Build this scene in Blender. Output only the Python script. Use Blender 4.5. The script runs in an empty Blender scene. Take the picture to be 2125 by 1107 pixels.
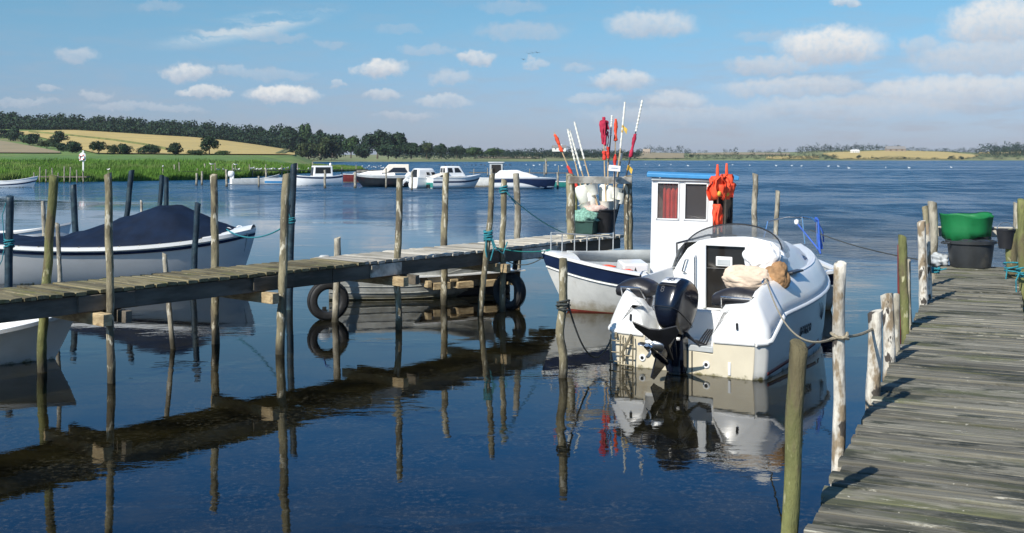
import bpy, bmesh, math, random
from mathutils import Vector, Matrix, Euler, noise as mnoise
random.seed(7)
scn = bpy.context.scene
col = scn.collection
R = math.radians
PI = math.pi
# ------------------------------------------------------------------ camera, sky, sun
F, H, U0, V0 = 2200.0, 2.7, 1062.5, 328.5
cam = bpy.data.cameras.new('camera')
cam.sensor_width = 36.0
cam.sensor_fit = 'HORIZONTAL'
cam.lens = 36.0 * F / 2125.0
cam.shift_y = -(553.5 - V0) / 2125.0
cam.clip_start = 0.1
cam.clip_end = 12000
camo = bpy.data.objects.new('camera', cam)
camo.location = (0, 0, H)
camo.rotation_euler = (R(90), 0, 0)
col.objects.link(camo)
scn.camera = camo
scn.view_settings.view_transform = 'Standard'
scn.view_settings.look = 'None'
scn.view_settings.exposure = 0.3
scn.view_settings.gamma = 1.0
SUN_EL, SUN_AZ = R(40), R(218.5)
sd = bpy.data.lights.new('sun', 'SUN')
sd.energy = 4.8
sd.angle = R(0.5)
sd.color = (1.0, 0.95, 0.86)
so = bpy.data.objects.new('sun', sd)
sv = Vector((math.sin(SUN_AZ) * math.cos(SUN_EL), math.cos(SUN_AZ) * math.cos(SUN_EL), math.sin(SUN_EL)))
so.rotation_euler = sv.to_track_quat('Z', 'Y').to_euler()
so.location = sv * 60
col.objects.link(so)

CLOUDS = [  # u, v, half width, half height, density, whiteness
 (160,117,42,17,.55,.6),(388,148,48,20,.85,.85),(480,148,32,12,.4,.6),(428,192,52,12,.8,.85),(590,196,78,18,1,1),
 (790,144,52,20,.95,.95),(792,197,36,13,.65,.7),(885,106,66,12,.4,.4),(935,160,46,17,.55,.6),(990,121,44,16,.8,.8),
 (1112,133,30,11,.55,.6),(920,209,60,14,.6,.65),(1085,66,100,20,.45,.35),(1350,52,98,30,.75,.75),(1292,168,66,22,.8,.85),
 (1400,208,66,20,.7,.7),(1722,98,108,42,1,1),(1600,136,90,20,.8,.5),(1640,182,150,22,.75,.6),(1915,95,46,26,.6,.5),
 (2070,50,100,52,.95,.95),(2060,120,150,40,.8,.55),(1990,190,190,32,.85,.75),(1780,222,260,24,.6,.55),(1420,238,220,20,.5,.5),
 (702,174,22,10,.55,.7),(570,80,70,11,.35,.3),(100,182,24,9,.45,.6),(200,197,32,9,.45,.6),(1200,140,30,10,.4,.5),
 (840,240,70,9,.4,.55),(1590,78,60,14,.35,.4),(1230,205,60,12,.5,.6),(690,90,40,8,.3,.35),(830,62,50,10,.25,.3),
 (330,12,50,12,.3,.35),(1755,6,30,10,.7,.8),(50,215,60,9,.4,.55),(2250,140,120,60,.9,.7),(-160,170,90,22,.7,.7),
 (560,156,90,12,.35,.45),(300,222,120,9,.4,.5),(1060,15,70,16,.3,.3)]
def make_world():
    w = bpy.data.worlds.new('World')
    scn.world = w
    w.use_nodes = True
    nt = w.node_tree
    N, K = nt.nodes, nt.links
    for n in list(N): N.remove(n)
    def nd(t, **kw):
        n = N.new(t)
        for k, v in kw.items(): setattr(n, k, v)
        return n
    def val(n, i, v):
        if isinstance(v, (int, float, tuple)): n.inputs[i].default_value = v
        else: K.new(v, n.inputs[i])
    def math_(op, a, b=0.0, c=None, clamp=False):
        n = nd('ShaderNodeMath', operation=op, use_clamp=clamp)
        val(n, 0, a); val(n, 1, b)
        if c is not None: val(n, 2, c)
        return n.outputs[0]
    def vmath(op, a, b):
        n = nd('ShaderNodeVectorMath', operation=op)
        val(n, 0, a); val(n, 1, b)
        return n.outputs['Value'] if op == 'LENGTH' else n.outputs[0]
    def mapr(x, a, b, c, d, smooth=True):
        n = nd('ShaderNodeMapRange')
        n.interpolation_type = 'SMOOTHSTEP' if smooth else 'LINEAR'
        val(n, 0, x)
        for i, q in enumerate((a, b, c, d)): val(n, i + 1, q)
        return n.outputs[0]
    def noise(vec, sc, det, ro=.55):
        n = nd('ShaderNodeTexNoise')
        K.new(vec, n.inputs['Vector'])
        n.inputs['Scale'].default_value = sc
        n.inputs['Detail'].default_value = det
        n.inputs['Roughness'].default_value = ro
        return n
    def mix(f, a, b):
        n = nd('ShaderNodeMix', data_type='RGBA')
        val(n, 0, f); val(n, 6, a); val(n, 7, b)
        return n.outputs[2]
    tc = nd('ShaderNodeTexCoord')
    sep = nd('ShaderNodeSeparateXYZ')
    K.new(tc.outputs['Generated'], sep.inputs[0])
    x, y, z = sep.outputs
    az = math_('MULTIPLY', math_('ARCTAN2', x, y), 180 / PI)
    el = math_('MULTIPLY', math_('ARCSINE', z), 180 / PI)
    cmb = nd('ShaderNodeCombineXYZ')
    K.new(az, cmb.inputs[0]); K.new(el, cmb.inputs[1])
    P = cmb.outputs[0]
    n1 = noise(P, .95, 8, .60)
    off = vmath('MULTIPLY', vmath('SUBTRACT', n1.outputs['Color'], (.5, .5, .5)), (1.7, 1.05, 0))
    n2 = noise(P, 2.6, 7, .6)
    off2 = vmath('MULTIPLY', vmath('SUBTRACT', n2.outputs['Color'], (.5, .5, .5)), (.50, .40, 0))
    PW = vmath('ADD', vmath('ADD', P, off), off2)
    cov, lit = None, None
    for (u, v, hw, hh, de, wh) in CLOUDS:
        a0 = math.degrees(math.atan((u - U0) / F))
        e0 = math.degrees(math.atan((V0 - v) / F * math.cos(math.radians(a0))))
        ww, h2 = math.degrees(hw / F) * 1.1, math.degrees(hh / F) * 1.12
        q = vmath('MULTIPLY', vmath('SUBTRACT', PW, (a0, e0, 0)), (1 / ww, 1 / h2, 0))
        ln = vmath('LENGTH', q, (0, 0, 0))
        m = mapr(ln, 1.06, .56, 0.0, de)
        s = nd('ShaderNodeSeparateXYZ'); K.new(q, s.inputs[0])
        l = math_('MULTIPLY', m, mapr(s.outputs[1], -.8, .55, .15, wh))
        cov = m if cov is None else math_('MAXIMUM', cov, m)
        lit = l if lit is None else math_('MAXIMUM', lit, l)
    # soft stratus streaks towards the horizon
    mp = nd('ShaderNodeMapping'); K.new(P, mp.inputs[0])
    mp.inputs['Scale'].default_value = (.20, 1.1, 1)
    n3 = noise(mp.outputs[0], 1.0, 8, .66)
    low = mapr(el, .3, 7.5, 1.0, .25)
    right = mapr(az, -5, 24, .75, 1.25)
    st = math_('MULTIPLY', mapr(n3.outputs[0], .42, .66, 0, .75), math_('MULTIPLY', low, right))
    # thin cirrus streak upper left
    mp2 = nd('ShaderNodeMapping'); K.new(PW, mp2.inputs[0])
    mp2.inputs['Rotation'].default_value = (0, 0, R(-14))
    mp2.inputs['Scale'].default_value = (.10, .9, 1)
    n4 = noise(mp2.outputs[0], 1.3, 5, .55)
    q0 = vmath('SUBTRACT', P, (-13.8, 6.9, 0))
    rt = nd('ShaderNodeVectorRotate'); rt.rotation_type = 'Z_AXIS'; K.new(q0, rt.inputs['Vector']); rt.inputs['Angle'].default_value = R(-13)
    q = vmath('MULTIPLY', rt.outputs[0], (1 / 5.8, 1 / .85, 0))
    ci = math_('MULTIPLY', mapr(vmath('LENGTH', q, (0, 0, 0)), 1.0, .2, 0, .85), mapr(n4.outputs[0], .40, .64, 0, 1))
    # scattered cumulus above the frame (seen only in the water and by the light)
    zz = math_('MAXIMUM', math_('ADD', z, .06), .02)
    pl = nd('ShaderNodeCombineXYZ')
    K.new(math_('DIVIDE', x, zz), pl.inputs[0]); K.new(math_('DIVIDE', y, zz), pl.inputs[1])
    n5 = noise(pl.outputs[0], 1.1, 6, .6)
    up = math_('MULTIPLY', mapr(n5.outputs[0], .60, .78, 0, .55), mapr(el, 10, 22, 0, 1))
    cov = math_('MAXIMUM', cov, up)
    lit = math_('MAXIMUM', lit, math_('MULTIPLY', up, .9))
    br = math_('DIVIDE', lit, math_('MAXIMUM', cov, .02), clamp=True)
    sky = nd('ShaderNodeTexSky')
    sky.sky_type = 'NISHITA'
    sky.sun_disc = False
    sky.sun_elevation = SUN_EL
    sky.sun_rotation = SUN_AZ
    sky.altitude = 0
    sky.air_density = 1.0
    sky.dust_density = SKY_DUST
    sky.ozone_density = SKY_OZ
    hs = nd('ShaderNodeHueSaturation')
    K.new(sky.outputs[0], hs.inputs['Color'])
    hs.inputs['Saturation'].default_value = SKY_SAT
    tint = mix(1.0, hs.outputs[0], mix(mapr(el, 28, 45, 0, 1), mix(mapr(el, 9, 17, 0, 1), mix(mapr(el, .5, 9, 0, 1), TINT_LOW, TINT_HIGH), TINT_MID), TINT_ZEN))
    tint.node.blend_type = 'MULTIPLY'
    c0 = mix(math_('MULTIPLY', st, .8), tint, tuple(q * 1.0 for q in STRATUS) + (1,))
    c0 = mix(ci, c0, (6.2, 6.9, 7.4, 1))
    ccol = mix(br, CL_DARK, CL_LIGHT)
    ragged = mapr(n2.outputs[0], .30, .60, .72, 1.0)
    c1 = mix(math_('MULTIPLY', math_('MULTIPLY', cov, ragged), .95), c0, ccol)
    bg = nd('ShaderNodeBackground')
    K.new(c1, bg.inputs[0])
    bg.inputs[1].default_value = 0.085
    out = nd('ShaderNodeOutputWorld')
    K.new(bg.outputs[0], out.inputs[0])
SKY_DUST, SKY_OZ, SKY_SAT = 0.5, 3.0, 1.0
TINT_LOW, TINT_HIGH = (.60, .68, 1.02, 1), (.62, .92, 1.02, 1)
TINT_MID, TINT_ZEN = (.22, .92, 1.50, 1), (.44, .72, .84, 1)
STRATUS = (4.0, 4.3, 5.0)
CL_DARK, CL_LIGHT = (4.2, 4.8, 5.8, 1), (8.2, 8.2, 8.1, 1)
make_world()

# ------------------------------------------------------------------ picture geometry -> world
def at(u, v, y):            # the point on the ray of a picture position at depth y
    return Vector(((u - U0) / F * y, y, H - (v - V0) / F * y))
def onz(u, v, h):           # ... at height h
    y = (H - h) * F / (v - V0)
    return Vector(((u - U0) / F * y, y, h))
def lerp(a, b, t): return a + (b - a) * t
def interp(x, pts):
    if x <= pts[0][0]: return pts[0][1]
    for (a, p), (b, q) in zip(pts, pts[1:]):
        if x <= b: return lerp(p, q, (x - a) / (b - a))
    return pts[-1][1]
def sstep(a, b, x):
    t = min(1, max(0, (x - a) / (b - a))); return t * t * (3 - 2 * t)

# ------------------------------------------------------------------ materials
MATS = {}
def mat(name, base, rough=.5, var=.18, vscale=4.0, c2=None, c2r=(.5, .62), c2s=3.0, c3=None, c3r=(.58, .66), c3s=14.0,
        bump=0.0, bscale=40.0, stretch=(1, 1, 1), metal=0.0, coat=0.0, spec=.5, island=0.0, wet=None, alpha=1.0, trans=0.0, sheen=0.0, detail=5, world=False):
    if name in MATS: return MATS[name]
    m = bpy.data.materials.new(name)
    MATS[name] = m
    m.use_nodes = True
    nt = m.node_tree
    N, K = nt.nodes, nt.links
    b = N['Principled BSDF']
    tc = N.new('ShaderNodeTexCoord')
    mp = N.new('ShaderNodeMapping')
    mp.inputs['Scale'].default_value = stretch
    geo = N.new('ShaderNodeNewGeometry')
    K.new(geo.outputs['Position'] if world else tc.outputs['Object'], mp.inputs[0])
    def noise(sc, det=detail, ro=.6):
        n = N.new('ShaderNodeTexNoise')
        K.new(mp.outputs[0], n.inputs['Vector'])
        n.inputs['Scale'].default_value = sc
        n.inputs['Detail'].default_value = det
        n.inputs['Roughness'].default_value = ro
        return n.outputs[0]
    def ramp(x, a, c):
        r = N.new('ShaderNodeMapRange')
        r.interpolation_type = 'SMOOTHSTEP'
        K.new(x, r.inputs[0])
        r.inputs[1].default_value = a; r.inputs[2].default_value = c
        return r.outputs[0]
    def mix(f, a, c):
        n = N.new('ShaderNodeMix'); n.data_type = 'RGBA'
        for i, q in ((0, f), (6, a), (7, c)):
            if isinstance(q, (tuple, float)): n.inputs[i].default_value = q if isinstance(q, float) else tuple(q[:3]) + (1,)
            else: K.new(q, n.inputs[i])
        return n.outputs[2]
    lo = tuple(c * (1 - var) for c in base); hi = tuple(min(1, c * (1 + var)) for c in base)
    c = mix(ramp(noise(vscale), .3, .7), lo, hi)
    if c2: c = mix(ramp(noise(c2s), *c2r), c, c2)
    if c3: c = mix(ramp(noise(c3s, 3), *c3r), c, c3)
    if island:
        hs = N.new('ShaderNodeHueSaturation')
        r = N.new('ShaderNodeMapRange'); K.new(geo.outputs['Random Per Island'], r.inputs[0])
        r.inputs[3].default_value = 1 - island; r.inputs[4].default_value = 1 + island
        K.new(r.outputs[0], hs.inputs['Value']); K.new(c, hs.inputs['Color'])
        c = hs.outputs[0]
    if wet:   # (z0, z1, colour): soaked, weed-stained foot of things that stand in the water
        s = N.new('ShaderNodeSeparateXYZ'); K.new(geo.outputs['Position'], s.inputs[0])
        ad = N.new('ShaderNodeMath'); ad.operation = 'MULTIPLY_ADD'
        K.new(noise(6.0), ad.inputs[0]); ad.inputs[1].default_value = .3; K.new(s.outputs[2], ad.inputs[2])
        c = mix(ramp(ad.outputs[0], wet[1] + .15, wet[0] + .15), c, wet[2])
    K.new(c, b.inputs['Base Color'])
    b.inputs['Roughness'].default_value = rough
    b.inputs['Metallic'].default_value = metal
    b.inputs['Specular IOR Level'].default_value = spec
    b.inputs['Coat Weight'].default_value = coat
    b.inputs['Alpha'].default_value = alpha
    b.inputs['Transmission Weight'].default_value = trans
    if sheen: b.inputs['Sheen Weight'].default_value = sheen
    if bump:
        bp = N.new('ShaderNodeBump')
        bp.inputs['Strength'].default_value = bump
        bp.inputs['Distance'].default_value = .02
        K.new(noise(bscale, 6), bp.inputs['Height'])
        K.new(bp.outputs[0], b.inputs['Normal'])
    return m
WET = (.02, .32, (.045, .038, .022))
bark = mat('bark_wood', (.22, .19, .115), .85, .45, 9, c2=(.12, .10, .065), c2r=(.5, .6), c2s=4, c3=(.52, .48, .37), c3r=(.56, .64), c3s=13, bump=.9, bscale=22, stretch=(1, 1, .35), wet=WET)
bark_grey = mat('grey_bark_wood', (.31, .28, .215), .85, .4, 9, c2=(.16, .14, .10), c2r=(.52, .62), c2s=5, c3=(.52, .50, .43), c3r=(.6, .67), c3s=14, bump=.9, bscale=22, stretch=(1, 1, .35), wet=WET)
bark_moss = mat('mossy_bark_wood', (.155, .16, .055), .85, .4, 8, c2=(.12, .10, .05), c2r=(.5, .6), c2s=4, c3=(.40, .38, .22), c3r=(.62, .68), c3s=14, bump=.9, bscale=22, stretch=(1, 1, .35), wet=WET)
birch = mat('peeling_birch_wood', (.56, .52, .44), .8, .35, 9, c2=(.25, .19, .12), c2r=(.50, .58), c2s=5.5, c3=(.06, .05, .04), c3r=(.59, .64), c3s=12, bump=.9, bscale=18, stretch=(1, 1, .45), wet=WET)
endgrain = mat('end_grain_wood', (.42, .33, .20), .85, .4, 20, c2=(.2, .15, .09), c2s=9, bump=.5)
fresh = mat('sawn_timber', (.42, .32, .18), .8, .3, 6, c2=(.28, .2, .11), c2s=5, bump=.4, bscale=30, stretch=(1, 1, 3))
greywood = mat('grey_timber', (.125, .105, .08), .85, .35, 5, c2=(.065, .055, .038), c2s=2.4, bump=.5, bscale=18, stretch=(1, .2, 1), wet=WET)
palewood = mat('pale_timber', (.52, .48, .40), .85, .3, 5, c2=(.25, .21, .16), c2s=2.4, bump=.5, bscale=18, stretch=(.3, 1, 1))
darkpost = mat('dark_painted_wood', (.012, .03, .045), .55, .4, 6, c2=(.03, .06, .07), c2s=3, bump=.4, bscale=16)
white = mat('white_gelcoat', (.80, .80, .78), .28, .04, 2, c2=(.70, .69, .64), c2r=(.58, .8), c2s=1.4, c3=(.62, .60, .54), c3r=(.70, .78), c3s=6, coat=.2, wet=(-.02, .03, (.20, .19, .09)))
whiteold = mat('old_white_paint', (.70, .70, .66), .5, .10, 3, c2=(.50, .48, .42), c2r=(.6, .75), c2s=2.5, wet=(.0, .24, (.30, .25, .16)))
shadewhite = mat('shaded_grey_white_paint', (.34, .34, .31), .6, .2, 4, c2=(.22, .22, .19), c2r=(.5, .7), c2s=3, wet=(.0, .16, (.12, .11, .07)))  # off-white hull paint with the pier's shade put into the grey
cream = mat('cream_gelcoat', (.60, .54, .41), .35, .06, 2, c2=(.52, .44, .30), c2r=(.55, .75), c2s=1.5, wet=(-.02, .035, (.16, .14, .06)))
hullgrey = mat('off_white_gelcoat', (.66, .65, .60), .3, .05, 2, coat=.2, wet=(-.02, .035, (.16, .14, .06)))
greypaint = mat('pale_grey_paint', (.42, .44, .44), .5, .12, 3)
navy = mat('navy_paint', (.012, .025, .07), .35, .15, 3)
canvas = mat('navy_canvas', (.004, .012, .032), .8, .3, 2, bump=.15, bscale=30, spec=.2)
rubber = mat('black_rubber', (.018, .018, .019), .65, .3, 8, bump=.3, bscale=30)
blackp = mat('black_plastic', (.02, .02, .022), .45, .25, 6)
vinyl = mat('black_vinyl', (.022, .021, .024), .38, .2, 5, bump=.3, bscale=9)
gloss = mat('gloss_black', (.006, .008, .016), .2, .1, 3, coat=.15, spec=.4)
chrome = mat('stainless_steel', (.75, .75, .76), .18, .05, 3, metal=1)
alu = mat('dull_aluminium', (.55, .56, .57), .4, .1, 4, metal=1)
brownpanel = mat('brown_panel', (.085, .055, .04), .6, .3, 4)
rustmetal = mat('dull_brown_metal', (.20, .17, .11), .5, .3, 12, metal=.4)
darkglass = mat('dark_tinted_glass', (.02, .018, .016), .06, .1, 2)
smoke = mat('smoked_acrylic', (.36, .39, .41), .05, .02, 2, alpha=.36)
clearpane = mat('window_pane', (.16, .15, .15), .05, .02, 2, alpha=.24)
beigecan = mat('beige_canvas', (.68, .62, .54), .8, .08, 4)
darkhull = mat('dark_hull_paint', (.014, .018, .022), .35, .2, 2, c2=(.05, .015, .015), c2r=(.5, .7), c2s=.6)
redcloth = mat('red_cloth', (.70, .05, .03), .8, .2, 5)
crimson = mat('crimson_cloth', (.45, .02, .06), .8, .25, 6)
orange = mat('orange_cloth', (.85, .085, .028), .75, .2, 6, bump=.3, bscale=12)
yellow = mat('yellow_tape', (.65, .42, .06), .7, .2, 6)
foam = mat('white_foam', (.78, .77, .68), .7, .08, 5, bump=.2)
teal = mat('teal_rope', (.02, .20, .24), .8, .3, 30, bump=.5, bscale=80)
bluerope = mat('blue_webbing', (.03, .10, .42), .7, .2, 10)
beigerope = mat('beige_rope', (.34, .29, .2), .85, .3, 30, bump=.5, bscale=90)
darkrope = mat('dark_rope', (.05, .055, .05), .85, .3, 30)
greennet = mat('green_net', (.010, .20, .058), .6, .12, 3, alpha=.78)
palenet = mat('pale_green_net', (.20, .38, .30), .85, .4, 24, bump=1.0, bscale=30)
pinknet = mat('pink_net', (.60, .44, .38), .85, .25, 24, bump=.8, bscale=30)
crategreen = mat('dark_green_plastic', (.02, .06, .05), .5, .2, 5)
tubgrey = mat('dark_grey_plastic', (.035, .038, .04), .5, .3, 3, c2=(.11, .10, .08), c2r=(.55, .75), c2s=2.2)
tancloth = mat('tan_canvas', (.66, .52, .39), .85, .12, 6, bump=.4, bscale=8)
browncloth = mat('brown_canvas', (.36, .20, .09), .85, .35, 7, bump=.6, bscale=9)
whitecloth = mat('white_cloth', (.80, .80, .79), .85, .05, 5, bump=.3, bscale=7)
redpaint = mat('red_bottom_paint', (.19, .03, .02), .6, .3, 5)
maroon = mat('maroon_paint', (.16, .025, .022), .5, .25, 4)
bluepaint = mat('blue_paint', (.06, .28, .55), .5, .12, 4)
greenpaint = mat('sea_green_paint', (.03, .24, .20), .5, .15, 4)
signwhite = mat('sign_plate', (.72, .74, .76), .4, .06, 6)
tanwood = mat('bamboo', (.52, .38, .22), .6, .25, 8)
graygear = mat('dark_grey_stripe', (.035, .038, .045), .4, .1, 4)
white_feather = mat('white_feather', (.82, .82, .80), .8, .04, 6)
grey_feather = mat('grey_feather', (.30, .31, .33), .8, .1, 6)
beak = mat('orange_bill', (.6, .28, .04), .5, .1, 6)

# ------------------------------------------------------------------ mesh builder
class MB:
    def __init__(s): s.v, s.f, s.mi = [], [], []
    def add(s, vs, fs, mi=0):
        o = len(s.v)
        s.v += [Vector(q) for q in vs]
        s.f += [tuple(i + o for i in f) for f in fs]
        s.mi += [mi] * len(fs)
        return s
    def box(s, c, d, rot=None, mi=0):
        c = Vector(c); a = [q / 2 for q in d]
        vs = [Vector((x * a[0], y * a[1], z * a[2])) for x in (-1, 1) for y in (-1, 1) for z in (-1, 1)]
        if rot is not None: vs = [rot @ q for q in vs]
        return s.add([q + c for q in vs], [(0,1,3,2),(4,6,7,5),(0,4,5,1),(2,3,7,6),(0,2,6,4),(1,5,7,3)], mi)
    def beam(s, p, q, w, h, up=Vector((0, 0, 1)), mi=0):
        p, q = Vector(p), Vector(q)
        d = (q - p); L = d.length; d.normalize()
        x = d.cross(up).normalized(); z = x.cross(d)
        rot = Matrix((x, d, z)).transposed()
        return s.box((p + q) / 2, (w, L, h), rot, mi)
    def loft(s, rings, closed=True, cap0=False, cap1=False, mi=0):
        n = len(rings[0]); vs = [q for r in rings for q in r]; fs = []
        for i in range(len(rings) - 1):
            for j in range(n if closed else n - 1):
                k = (j + 1) % n
                fs.append((i * n + j, i * n + k, (i + 1) * n + k, (i + 1) * n + j))
        if cap0: fs.append(tuple(range(n))[::-1])
        if cap1: fs.append(tuple(range((len(rings) - 1) * n, len(rings) * n)))
        return s.add(vs, fs, mi)
    def tube(s, pts, r, n=8, caps=True, mi=0):
        pts = [Vector(p) for p in pts]
        rs = r if isinstance(r, (list, tuple)) else [r] * len(pts)
        rings = []; ref = None
        for i, p in enumerate(pts):
            d = (pts[min(i + 1, len(pts) - 1)] - pts[max(i - 1, 0)])
            if d.length < 1e-9: d = Vector((0, 0, 1))
            d.normalize()
            if ref is None:
                ref = Vector((1, 0, 0)) if abs(d.x) < .8 else Vector((0, 1, 0))
            x = (ref - d * ref.dot(d)).normalized(); y = d.cross(x); ref = x
            rings.append([p + (x * math.cos(2 * PI * k / n) + y * math.sin(2 * PI * k / n)) * rs[i] for k in range(n)])
        return s.loft(rings, True, caps, caps, mi)
    def cyl(s, p, q, r0, r1=None, n=16, mi=0): return s.tube([p, q], [r0, r0 if r1 is None else r1], n, True, mi)
    def lathe(s, prof, c=(0, 0, 0), n=24, ax=1.0, ay=1.0, cap0=False, cap1=False, rot=None, mi=0):
        c = Vector(c); rings = []
        for (r, z) in prof:
            ring = [Vector((r * ax * math.cos(2 * PI * k / n), r * ay * math.sin(2 * PI * k / n), z)) for k in range(n)]
            if rot is not None: ring = [rot @ q for q in ring]
            rings.append([q + c for q in ring])
        return s.loft(rings, True, cap0, cap1, mi)
    def blob(s, c, d, n=14, m=9, amp=.12, fr=1.6, seed=0, zmin=None, mi=0, rot=None, crease=0.0):
        c = Vector(c); rings = []
        for i in range(1, m):
            th = PI * i / m; ring = []
            for k in range(n):
                ph = 2 * PI * k / n
                q = Vector((math.sin(th) * math.cos(ph), math.sin(th) * math.sin(ph), math.cos(th)))
                w = 1 + amp * mnoise.noise(q * fr + Vector((seed * 3.7, seed * 1.3, seed)))* 2
                if crease:
                    for e_, f_ in ((1.0, 1.7), (.6, 3.4)):
                        nz = abs(mnoise.noise(Vector((q.x * f_ * 1.6 + seed, q.y * f_, q.z * f_ * 1.3 + seed * 2.1)))); w -= crease * e_ * max(0, 1 - nz / .16) ** 1.5
                q = Vector((q.x * d[0], q.y * d[1], q.z * d[2])) * w
                if zmin is not None: q.z = max(q.z, zmin)
                if rot is not None: q = rot @ q
                ring.append(q + c)
            rings.append(ring)
        return s.loft(rings, True, True, True, mi)
    def build(s, name, m, parent=None, smooth=True, bevel=0.0, origin=None, angle=38, seg=2, solid=0.0, sub=0):
        me = bpy.data.meshes.new(name)
        vs = s.v
        if origin is not None: vs = [q - Vector(origin) for q in vs]
        me.from_pydata([tuple(q) for q in vs], [], s.f)
        ms = m if isinstance(m, (list, tuple)) else [m]
        for q in ms: me.materials.append(q)
        if len(ms) > 1: me.polygons.foreach_set('material_index', s.mi)
        bm = bmesh.new(); bm.from_mesh(me)
        bmesh.ops.remove_doubles(bm, verts=bm.verts, dist=1e-5)
        bmesh.ops.recalc_face_normals(bm, faces=bm.faces)
        bm.to_mesh(me); bm.free()
        if smooth:
            me.polygons.foreach_set('use_smooth', [True] * len(me.polygons))
            if angle < 180: me.set_sharp_from_angle(angle=R(angle))
        o = bpy.data.objects.new(name, me)
        col.objects.link(o)
        if origin is not None: o.location = origin
        if parent is not None: o.parent = parent
        if solid:
            md = o.modifiers.new('solid', 'SOLIDIFY'); md.thickness = solid; md.offset = 0
        if bevel:
            md = o.modifiers.new('bevel', 'BEVEL'); md.width = bevel; md.segments = seg; md.limit_method = 'ANGLE'; md.angle_limit = R(35)
        if sub:
            md = o.modifiers.new('sub', 'SUBSURF'); md.levels = sub; md.render_levels = sub
        return o
def tag(o, label=None, cat=None, group=None, kind=None):
    if label: o['label'] = label
    if cat: o['category'] = cat
    if group: o['group'] = group
    if kind: o['kind'] = kind
    return o
def thing(name, label, cat, loc=(0, 0, 0), rz=0.0, group=None, rot=None):
    o = bpy.data.objects.new(name, None)
    o.empty_display_size = .2
    col.objects.link(o)
    o.location = loc
    o.rotation_euler = rot if rot is not None else (0, 0, rz)
    return tag(o, label, cat, group)
def struct(o): o['kind'] = 'structure'; return o
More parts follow.
